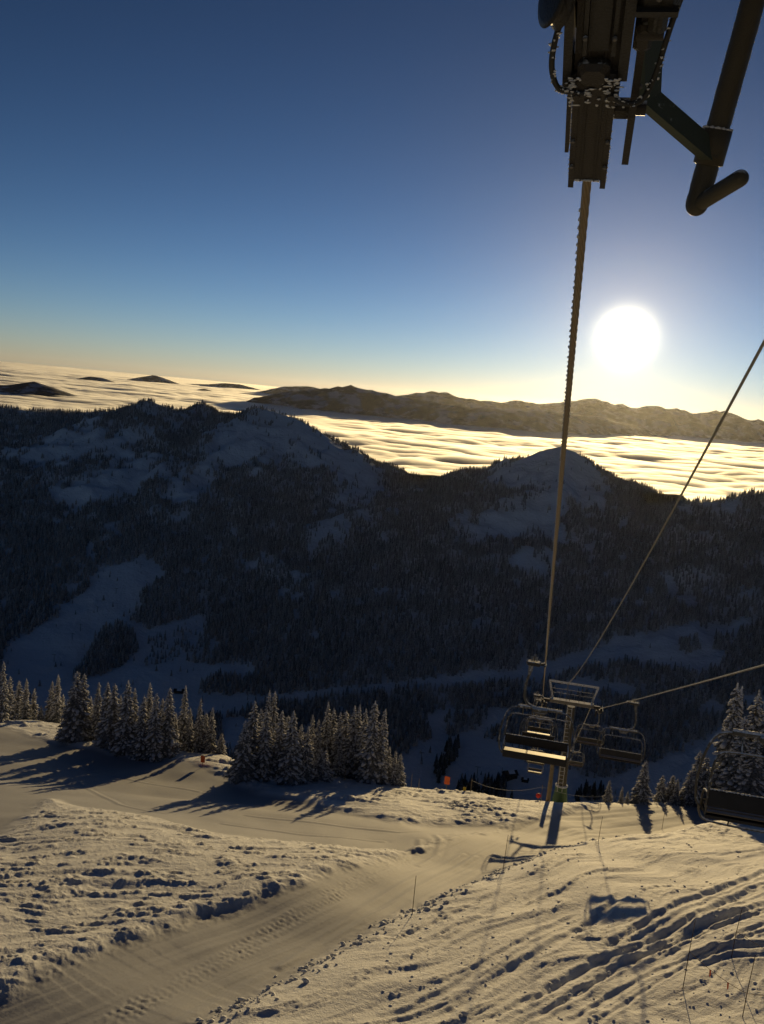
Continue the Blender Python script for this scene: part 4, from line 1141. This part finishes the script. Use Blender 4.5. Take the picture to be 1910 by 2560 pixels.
# photo sightings: foot, top, extra distance behind, girth, model
CLUMPS = [
    ('clump at the left edge', [(4, 1807, 1654, 0, .9, 1), (22, 1800, 1690, 3, 1, 3), (45, 1795, 1702, 6, 1, 0), (63, 1792, 1697, 3, .9, 1), (83, 1795, 1722, 5, 1, 3), (102, 1796, 1764, 2, 1, 4), (127, 1798, 1703, 4, .9, 0), (141, 1800, 1687, 2, .95, 1), (155, 1802, 1735, 5, 1, 3), (-60, 1800, 1690, 2, 1, 0), (-110, 1800, 1660, 2, 1, 2)]),
    ('big clump left of centre', [(186, 1853, 1678, 0, 1.15, 2), (203, 1856, 1684, .8, 1.0, 0), (222, 1852, 1740, 2.5, 1, 1), (240, 1857, 1705, 1, .9, 3), (262, 1868, 1705, .8, 1, 0), (279, 1872, 1709, 0, 1, 2), (295, 1874, 1738, 2.5, .9, 1), (311, 1883, 1701, 0, 1, 4), (329, 1885, 1720, .8, .9, 3), (352, 1893, 1739, 0, 1, 0), (365, 1890, 1707, 2, .9, 1), (382, 1898, 1733, 0, .95, 4), (398, 1895, 1745, 1.5, .9, 3), (415, 1896, 1718, .5, .95, 0), (433, 1886, 1781, 0, 1, 1), (455, 1866, 1713, 0, .8, 1), (470, 1868, 1769, 0, .9, 3), (494, 1872, 1747, 0, .85, 1), (510, 1876, 1781, .5, .9, 4), (524, 1880, 1769, 0, .9, 3), (551, 1886, 1832, 0, 1.1, 4)]),
    ('clump at the centre', [(604, 1953, 1800, 0, 1.1, 2), (623, 1950, 1751, .5, 1, 0), (640, 1948, 1770, 2, 1, 3), (655, 1952, 1774, 0, 1, 4), (658, 1942, 1725, 3, .8, 1), (672, 1940, 1727, 3, .85, 3), (692, 1957, 1776, .5, 1, 0), (708, 1957, 1788, 1.5, 1, 2), (720, 1960, 1776, 0, 1.05, 4), (742, 1960, 1810, .4, 1, 3), (760, 1957, 1815, 0, 1, 0), (770, 1940, 1787, 3.5, .85, 1), (786, 1942, 1798, 3, .9, 3), (796, 1955, 1872, 0, 1.3, 2), (808, 1957, 1875, 0, 1.3, 4), (806, 1934, 1755, 4, .85, 1), (822, 1935, 1771, 4, .9, 0), (839, 1936, 1780, 3, .9, 3), (852, 1937, 1776, 3, .95, 2), (845, 1938, 1862, 1, 1.1, 4), (872, 1938, 1764, 2, .95, 0), (884, 1940, 1762, 2, .9, 1), (900, 1945, 1771, 1.5, .95, 3), (921, 1948, 1751, 0, 1.0, 4), (947, 1951, 1771, 0, .9, 3), (966, 1955, 1866, .5, 1, 1), (982, 1957, 1877, 0, 1, 3), (995, 1958, 1884, 0, 1, 4)]),
    ('row right of the lower tower', [(1518, 2004, 1950, 1, .9, 4), (1552, 2005, 1965, 1, .8, 3), (1567, 2005, 1976, 1, .9, 1), (1602, 2003, 1901, .5, 1.15, 4), (1649, 2002, 1937, 2, 1.15, 4), (1675, 2002, 1937, 2, 1.2, 2), (1688, 2003, 1945, 1, 1, 3), (1718, 2004, 1925, 1, 1.3, 4), (1733, 2004, 1875, 1, 1.1, 4), (1752, 2004, 1890, 2, 1.2, 2)]),
    ('tall firs at the right edge', [(1802, 2002, 1705, 4, 1.0, 4), (1812, 2004, 1712, 4.5, .9, 3), (1832, 2004, 1790, 3, 1.1, 2), (1856, 2004, 1725, 5, 1, 4), (1885, 2004, 1727, 5, 1, 0), (1908, 2004, 1722, 5, 1, 4), (1870, 2006, 1830, 2, 1.2, 2), (1950, 2006, 1700, 5, 1.1, 3), (2000, 2006, 1690, 5, 1.1, 4)]),
]
for cname, lst in CLUMPS:
    lst = sorted(lst); nv = sum(1 for t in lst if 0 <= t[0] <= 1910); seen = 0; out_n = 0
    for (u, v, top, back, girth, mdl) in lst:
        g0 = ground(u, v); dh = g0[:2] / np.linalg.norm(g0[:2]); g = g0[:2] + dh * back
        gz_ = float(near_h(g[:1], g[1:2], False)[0])
        D = g[1] * _cp - gz_ * _sp
        tp = ray(u, top); tp = tp * (g[1] / tp[1])
        Hh = max(1.0, tp[2] - gz_)
        if 0 <= u <= 1910:
            lb = f'snow-laden fir, {ORD[seen]} of {nv} from the left in the {cname}'; seen += 1
        else: lb = f'snow-laden fir standing out of view beside the {cname}, at {abs(int(u))} paces'
        if not 0 <= u <= 1910: lb = f'fir past the picture edge, {ORD[out_n]} out from the {cname}'; out_n += 1
        root = empty('fir_tree', (g[0], g[1], gz_), random.uniform(0, 6.28), lb, 'fir tree', 'snow-laden firs on the slope')
        k = Hh / 8.0; gk = k ** .75 * girth * 1.0
        root.scale = (gk, gk, k)
        for nm, me_ in zip(('trunk', 'crown', 'snow_load'), FIRS[mdl]): tag(link(nm, me_, root), kind='stuff' if nm == 'snow_load' else None)

# ------------------------------------------------------------------ bamboo markers, ropes and flags
def pole(u, v, top, label, r=.014, name='marker_pole', mat=None, lean=(0, 0), extra=None, grp='marker poles in the snow'):
    g = ground(u, v); gz_ = float(near_h(g[:1], g[1:2])[0])
    tp = ray(u, top); tp = tp * (g[1] / tp[1]); h = max(.3, tp[2] - gz_)
    m = MB(); m.tube([(0, 0, -.25), (lean[0] * .4, lean[1] * .4, h * .5), (lean[0], lean[1], h)], [r, r * .9, r * .7], 7)
    o = m.build(name, mat or M['bamboo']); o.location = (g[0], g[1], gz_)
    tag(o, label, 'pole', grp)
    return o, h, Vector((g[0], g[1], gz_))
pole(1030, 2290, 2188, 'dark bamboo pole at the road edge, standing alone nearest the middle')
pole(1258, 2172, 2086, 'bamboo pole at the road edge below the largest lift chair', lean=(.05, 0))
pole(1495, 2108, 2040, 'bamboo pole at the road edge right of the lower tower', lean=(.06, 0))
pole(1655, 2070, 2010, 'short thin bamboo pole farthest right along the road edge', lean=(.06, 0))
nA, hA, pA = pole(1706, 2476, 2298, 'tall bamboo pole with flagged rope, left of the group at lower right', lean=(.08, 0))
nB, hB, pB = pole(1826, 2404, 2268, 'tall bamboo pole behind the others in the lower right group', lean=(.12, 0))
nC, hC, pC = pole(1855, 2546, 2384, 'bamboo pole nearest the bottom right corner', lean=(.10, 0))
pD = pC + Vector((2.2, .9, .3))
def line(name, a, b, sag, r, label, mat, n=14, cat='rope', grp=None):
    pts = []
    for i in range(n):
        t = i / (n - 1); p = a.lerp(b, t); p.z -= 4 * sag * t * (1 - t); pts.append(p)
    m = MB(); m.tube(pts, r, 5)
    return tag(m.build(name, mat), label, cat, grp), pts
a1 = pA + Vector((.04, 0, hA * .55)); c1 = pC + Vector((.03, 0, hC * .38)); b1 = pB + Vector((.06, 0, hB * .52))
l1, pt1 = line('flag_rope', a1, c1, .10, .008, 'thin rope with orange flags strung to the nearest corner pole', M['cord'])
l2, _ = line('flag_rope', b1, b1 + Vector((2.6, -1.0, -.75)), .10, .008, 'thin rope running right from the rear pole of the corner group', M['cord'])
l3, pt3 = line('flag_rope', c1, c1 + Vector((2.0, .4, .05)), .12, .008, 'short flagged rope running right from the corner pole', M['cord'])
for (ps, k, par) in ((pt1, 5, l1), (pt1, 9, l1), (pt3, 4, l3)):
    p = ps[k]
    m = MB(); m.add([p + Vector((-.03, 0, 0)), p + Vector((.03, .01, 0)), p + Vector((.05, .03, -.20)), p + Vector((.0, .0, -.24)), p + Vector((-.02, -.02, -.18))], [(0, 1, 2, 3, 4)])
    m.add([p + Vector((-.03, .006, 0)), p + Vector((.03, .016, 0)), p + Vector((.05, .036, -.20)), p + Vector((.0, .006, -.24)), p + Vector((-.02, -.014, -.18))], [(4, 3, 2, 1, 0)])
    m.build('flag', M['orange'], par)
# boundary fence along the crest
fp = []
for (u, v, top, lb) in ((790, 1938, 1920, 'short fence pole among the centre firs'), (862, 1942, 1916, 'fence pole between the centre firs holding a pale rope'), (912, 1948, 1928, 'fence pole at the right end of the centre firs'), (1028, 1962, 1934, 'fence pole with a pinkish top right of the centre firs'), (1047, 1965, 1945, 'short bare fence pole just right of the pink-topped one'), (1177, 1977, 1946, 'slanting fence pole on the crest, orange sign to its left'), (1352, 2004, 1960, 'fence pole on the crest left of the tower foot'), (1524, 2010, 1985, 'fence pole on the crest by the smallest fir'), (1640, 2006, 1985, 'fence pole on the crest left of the right-hand firs')):
    o, h, p = pole(u, v, top, lb, .02, 'fence_pole', M['wood'], grp='fence poles along the crest')
    fp.append(p + Vector((0, 0, h * .85)))
line('fence_rope', fp[0], fp[1], .08, .012, 'pale rope sagging between fence poles in front of the centre firs', M['pale_cord'])
line('fence_rope', fp[1], fp[2], .12, .012, 'pale rope running down right among the centre firs', M['pale_cord'])
line('fence_rope', fp[5], fp[6], .5, .012, 'long pale rope along the crest to the pole left of the tower foot', M['pale_cord'], 24)
line('fence_rope', fp[6], fp[7], .35, .012, 'pale rope along the crest passing behind the tower foot', M['pale_cord'], 24)
line('fence_rope', fp[7], fp[8], .2, .012, 'pale rope along the crest in front of the small firs', M['pale_cord'], 24)
def sign(u, v, hgt, mat, name, label, shape='panel', sz=.22):
    g = ground(u, v); gz_ = float(near_h(g[:1], g[1:2])[0])
    root = empty(name, (g[0], g[1], gz_), -.25, label, 'marker', 'trail markers on the crest')
    MB().tube([(0, 0, -.2), (0, 0, hgt)], .02, 6).build('stake', M['wood'], root)
    m = MB()
    if shape == 'panel': m.box((0, -.02, hgt - sz * .4), (sz * .8, .03, sz * 1.25), bev=.01)
    else: m.lathe([(.02, -.03), (sz * .5, -.03), (sz * .5, .03), (.02, .03)], (0, -.03, hgt - sz * .3), (0, 1, 0), 14)
    m.build('panel', mat, root)
sign(1116, 1970, .95, M['orange'], 'trail_sign', 'small orange panel on a stake, middle of the crest', sz=.5)
sign(980, 1957, .42, M['red'], 'trail_sign', 'small red panel at the foot of the last centre fir', sz=.42)
sign(1344, 2004, .5, M['red'], 'trail_sign', 'small round red disc left of the tower foot', 'disc', .36)
sign(1161, 1976, .3, M['yellow'], 'trail_sign', 'tiny yellow panel left of the slanting fence pole', sz=.26)
sign(506, 1918, .75, M['orange'], 'trail_sign', 'small orange panel on a stake left of the centre firs', sz=.42)

# ------------------------------------------------------------------ valley: near wooded strips, lifts and huts
vm = low_conifer(15, 2.6, 77, 8, 8).mesh('crown'); vm.materials.append(M['conifer_dark'])
vt = MB().tube([(0, 0, -1), (0, 0, 12)], [.3, .08], 6).mesh('trunk'); vt.materials.append(M['bark'])
STRIPS = [('narrow wooded strip on the blue valley run', [(1090, 1960), (1085, 1922), (1108, 1902), (1118, 1866), (1145, 1862), (1148, 1888), (1112, 1930), (1102, 1962)], 46),
          ('dark wood just below the crest, beside the orange sign', [(1128, 2000), (1150, 1968), (1205, 1948), (1262, 1962), (1285, 2000)], 70),
          ('dark wood below the crest, right of the tower foot', [(1430, 2010), (1445, 1985), (1500, 1985), (1520, 2005)], 26)]
for nm, poly, n in STRIPS:
    pl = mpoly(poly); pa = np.array(pl); lo_, hi_ = pa.min(0), pa.max(0); c = 0; tries = 0
    while c < n and tries < 4000:
        tries += 1
        x, y = RNG.uniform(lo_, hi_)
        if poly_sd(np.array([x]), np.array([y]), pl)[0] < 0: continue
        z = float(mid_h(np.array([x]), np.array([y]))[0])
        root = empty('conifer', (x, y, z), RNG.uniform(0, 6.28), 'dark conifer in the ' + nm, 'conifer', 'conifers in the ' + nm)
        k = RNG.uniform(.75, 1.3); root.scale = (k * .95, k * .95, k)
        link('crown', vm, root); link('trunk', vt, root); c += 1
def on_mid(u, v): return mid_hit(u, v)
def hut(u, v, wpx, hpx, rz, label):
    g = on_mid(u, v); D = g[1]; wd = wpx / F * D; hh_ = hpx / F * D
    root = empty('hut', (g[0], g[1], g[2]), rz, label, 'hut')
    MB().box((0, 0, hh_ * .2), (wd, wd * .6, hh_ * 1.2)).build('wall', M['cabin'], root)
    m = MB(); m.prism([(-wd * .56, -wd * .40, hh_ * .75), (-wd * .56, wd * .40, hh_ * .75), (-wd * .56, 0, hh_ * 1.35)], (wd * 1.12, 0, 0)); rf = m.build('roof', M['cabin'], root)
    m = MB(); m.prism([(-wd * .2, -wd * .30, hh_ * .98), (-wd * .2, 0, hh_ * 1.42), (-wd * .2, wd * .30, hh_ * .98)], (wd * .5, 0, 0)); m.build('snow_cap', M['snow_lump'], rf)
    for k in (-.3, 0, .3): MB().box((wd * k, -wd * .305, hh_ * .35), (wd * .12, .1, hh_ * .3)).build('window', M['glass'], root)
hut(1274, 1945, 34, 16, .35, 'long dark timber hut on the valley run left of the chairs')
hut(1312, 1955, 18, 9, -.2, 'small dark hut right of the long hut in the valley')
hut(447, 1733, 24, 9, .1, 'small dark hut on the snow behind the left firs')
def far_tower(u, v, top, label):
    g = on_mid(u, v); h = (v - top) / F * g[1]
    root = empty('valley_lift_tower', tuple(g), -.3, label, 'lift tower', 'lift towers down in the valley')
    MB().tube([(0, 0, -1), (0, 0, h)], [.45, .3], 8).build('mast', M['dark_steel'], root)
    m = MB(); m.box((0, 0, h), (6, .4, .5))
    for s in (-1, 1): m.box((s * 2.8, 0, h - .3), (.4, 2.6, .4))
    m.build('crossarm', M['dark_steel'], root)
for u, v, t, lb in ((1052, 1908, 1878, 'dark lift tower on the blue run left of the narrow wooded strip'), (1192, 1945, 1914, 'dark lift tower on the blue run left of the long hut'), (290, 1484, 1470, 'highest tiny lift tower on the left valley run'), (243, 1530, 1516, 'second tiny lift tower down the left valley run'), (201, 1578, 1560, 'third tiny lift tower down the left valley run'), (180, 1600, 1582, 'fourth tiny lift tower down the left valley run'), (135, 1655, 1635, 'lowest tiny lift tower on the left valley run'), (352, 1420, 1410, 'tiny lift tower at the top of the left valley run')):
    far_tower(u, v, t, lb)

# ------------------------------------------------------------------ loose snow along the road edges
m = MB()
ed = [ (on_plane(u, v)[0], on_plane(u, v)[1]) for u, v in ((503, 2543), (624, 2485), (809, 2376), (955, 2289), (1082, 2237), (1232, 2173), (1360, 2127), (1492, 2101), (1637, 2069))]
for i in range(420):
    k = random.randrange(len(ed) - 1); t = random.random()
    x = ed[k][0] + (ed[k + 1][0] - ed[k][0]) * t + random.gauss(.1, .28); y = ed[k][1] + (ed[k + 1][1] - ed[k][1]) * t + random.gauss(0, .28)
    z = float(near_h(np.array([x]), np.array([y]))[0]); s = abs(random.gauss(0, .036)) + .014
    m.blob((x, y, z + s * .3), (s * 1.2, s, s * .9), i, .4)
for i in range(420):
    u, v = random.uniform(955, 1910), random.uniform(2100, 2560)
    q = on_plane(u, v); x, y = q[0], q[1]
    if poly_sd(np.array([x]), np.array([y]), ROAD)[0] > -.2: continue
    z = float(near_h(np.array([x]), np.array([y]))[0]); s = abs(random.gauss(0, .026)) + .010
    m.blob((x, y, z + s * .2), (s * 1.3, s, s * .8), i, .4)
o = m.build('snow_clods', M['snow_lump']); tag(o, 'loose clods of snow scattered along the road edge and tracks', 'snow', kind='stuff')

# ------------------------------------------------------------------ fog lapping over the saddles
m, n, b = new_mat('fog_wisp'); n.nodes.remove(b)
pv = n.nodes.new('ShaderNodeVolumePrincipled'); pv.inputs['Color'].default_value = (.97, .97, .97, 1)
pv.inputs['Density'].default_value = .0035; pv.inputs['Anisotropy'].default_value = .6
n.links.new(pv.outputs[0], n.nodes['Material Output'].inputs['Volume']); M['fog'] = m
for k, (u, v, Yd, rx, ry, rz_, lb) in enumerate(((985, 1205, 2420, 170, 190, 30, 'pale fog spilling over the saddle between the two mountains'), (1650, 1252, 1960, 90, 110, 14, 'thin fog over the saddle right of the pointed mountain'))):
    c = at(u, v, Yd); th = np.linspace(0, 2 * math.pi, 41)[:-1]; ph_ = np.linspace(.02, math.pi - .02, 22)
    T2, P2 = np.meshgrid(th, ph_); nx, ny, nz = np.sin(P2) * np.cos(T2), np.sin(P2) * np.sin(T2), np.cos(P2)
    rr_ = 1 + .45 * fbm(nx * 1.6 + 5 * k, ny * 1.6 + nz * 1.3, 3, 701 + k, .6)
    V_ = np.stack([c[0] + rx * nx * rr_, c[1] + ry * ny * rr_, c[2] + rz_ * nz * rr_], -1)
    nr2, nc2 = T2.shape; i_ = np.arange(nr2 - 1)[:, None] * nc2; j_ = np.arange(nc2)[None, :]; j2 = (j_ + 1) % nc2
    Q_ = np.stack([i_ + j_, i_ + j2, i_ + nc2 + j2, i_ + nc2 + j_], -1).reshape(-1, 4)
    me = bpy.data.meshes.new('fog_bank')
    me.from_pydata(V_.reshape(-1, 3).tolist(), [], [tuple(q) for q in Q_.tolist()] + [tuple(range(nc2 - 1, -1, -1)), tuple((nr2 - 1) * nc2 + q for q in range(nc2))])
    tag(link('fog_bank', me, None, M['fog']), lb, 'fog', kind='stuff')

# ------------------------------------------------------------------ haze
zt = max(max((o.matrix_world @ Vector(c)).z for c in o.bound_box) for o in bpy.data.objects if o.type == 'MESH' and o.parent is None) + 25
m, n, b = new_mat('haze_air')
n.nodes.remove(b)
pv = n.nodes.new('ShaderNodeVolumePrincipled')
pv.inputs['Color'].default_value = (.93, .95, 1, 1); pv.inputs['Density'].default_value = 1.8e-6; pv.inputs['Anisotropy'].default_value = .8
n.links.new(pv.outputs[0], n.nodes['Material Output'].inputs['Volume'])
hb = MB().box((0, 36200, (zt - 726) / 2), (112000, 73200, zt + 726)).build('haze', m)
tag(hb, 'thin golden haze in the air over the valley and cloud', 'haze', kind='stuff')
print('haze top', zt)
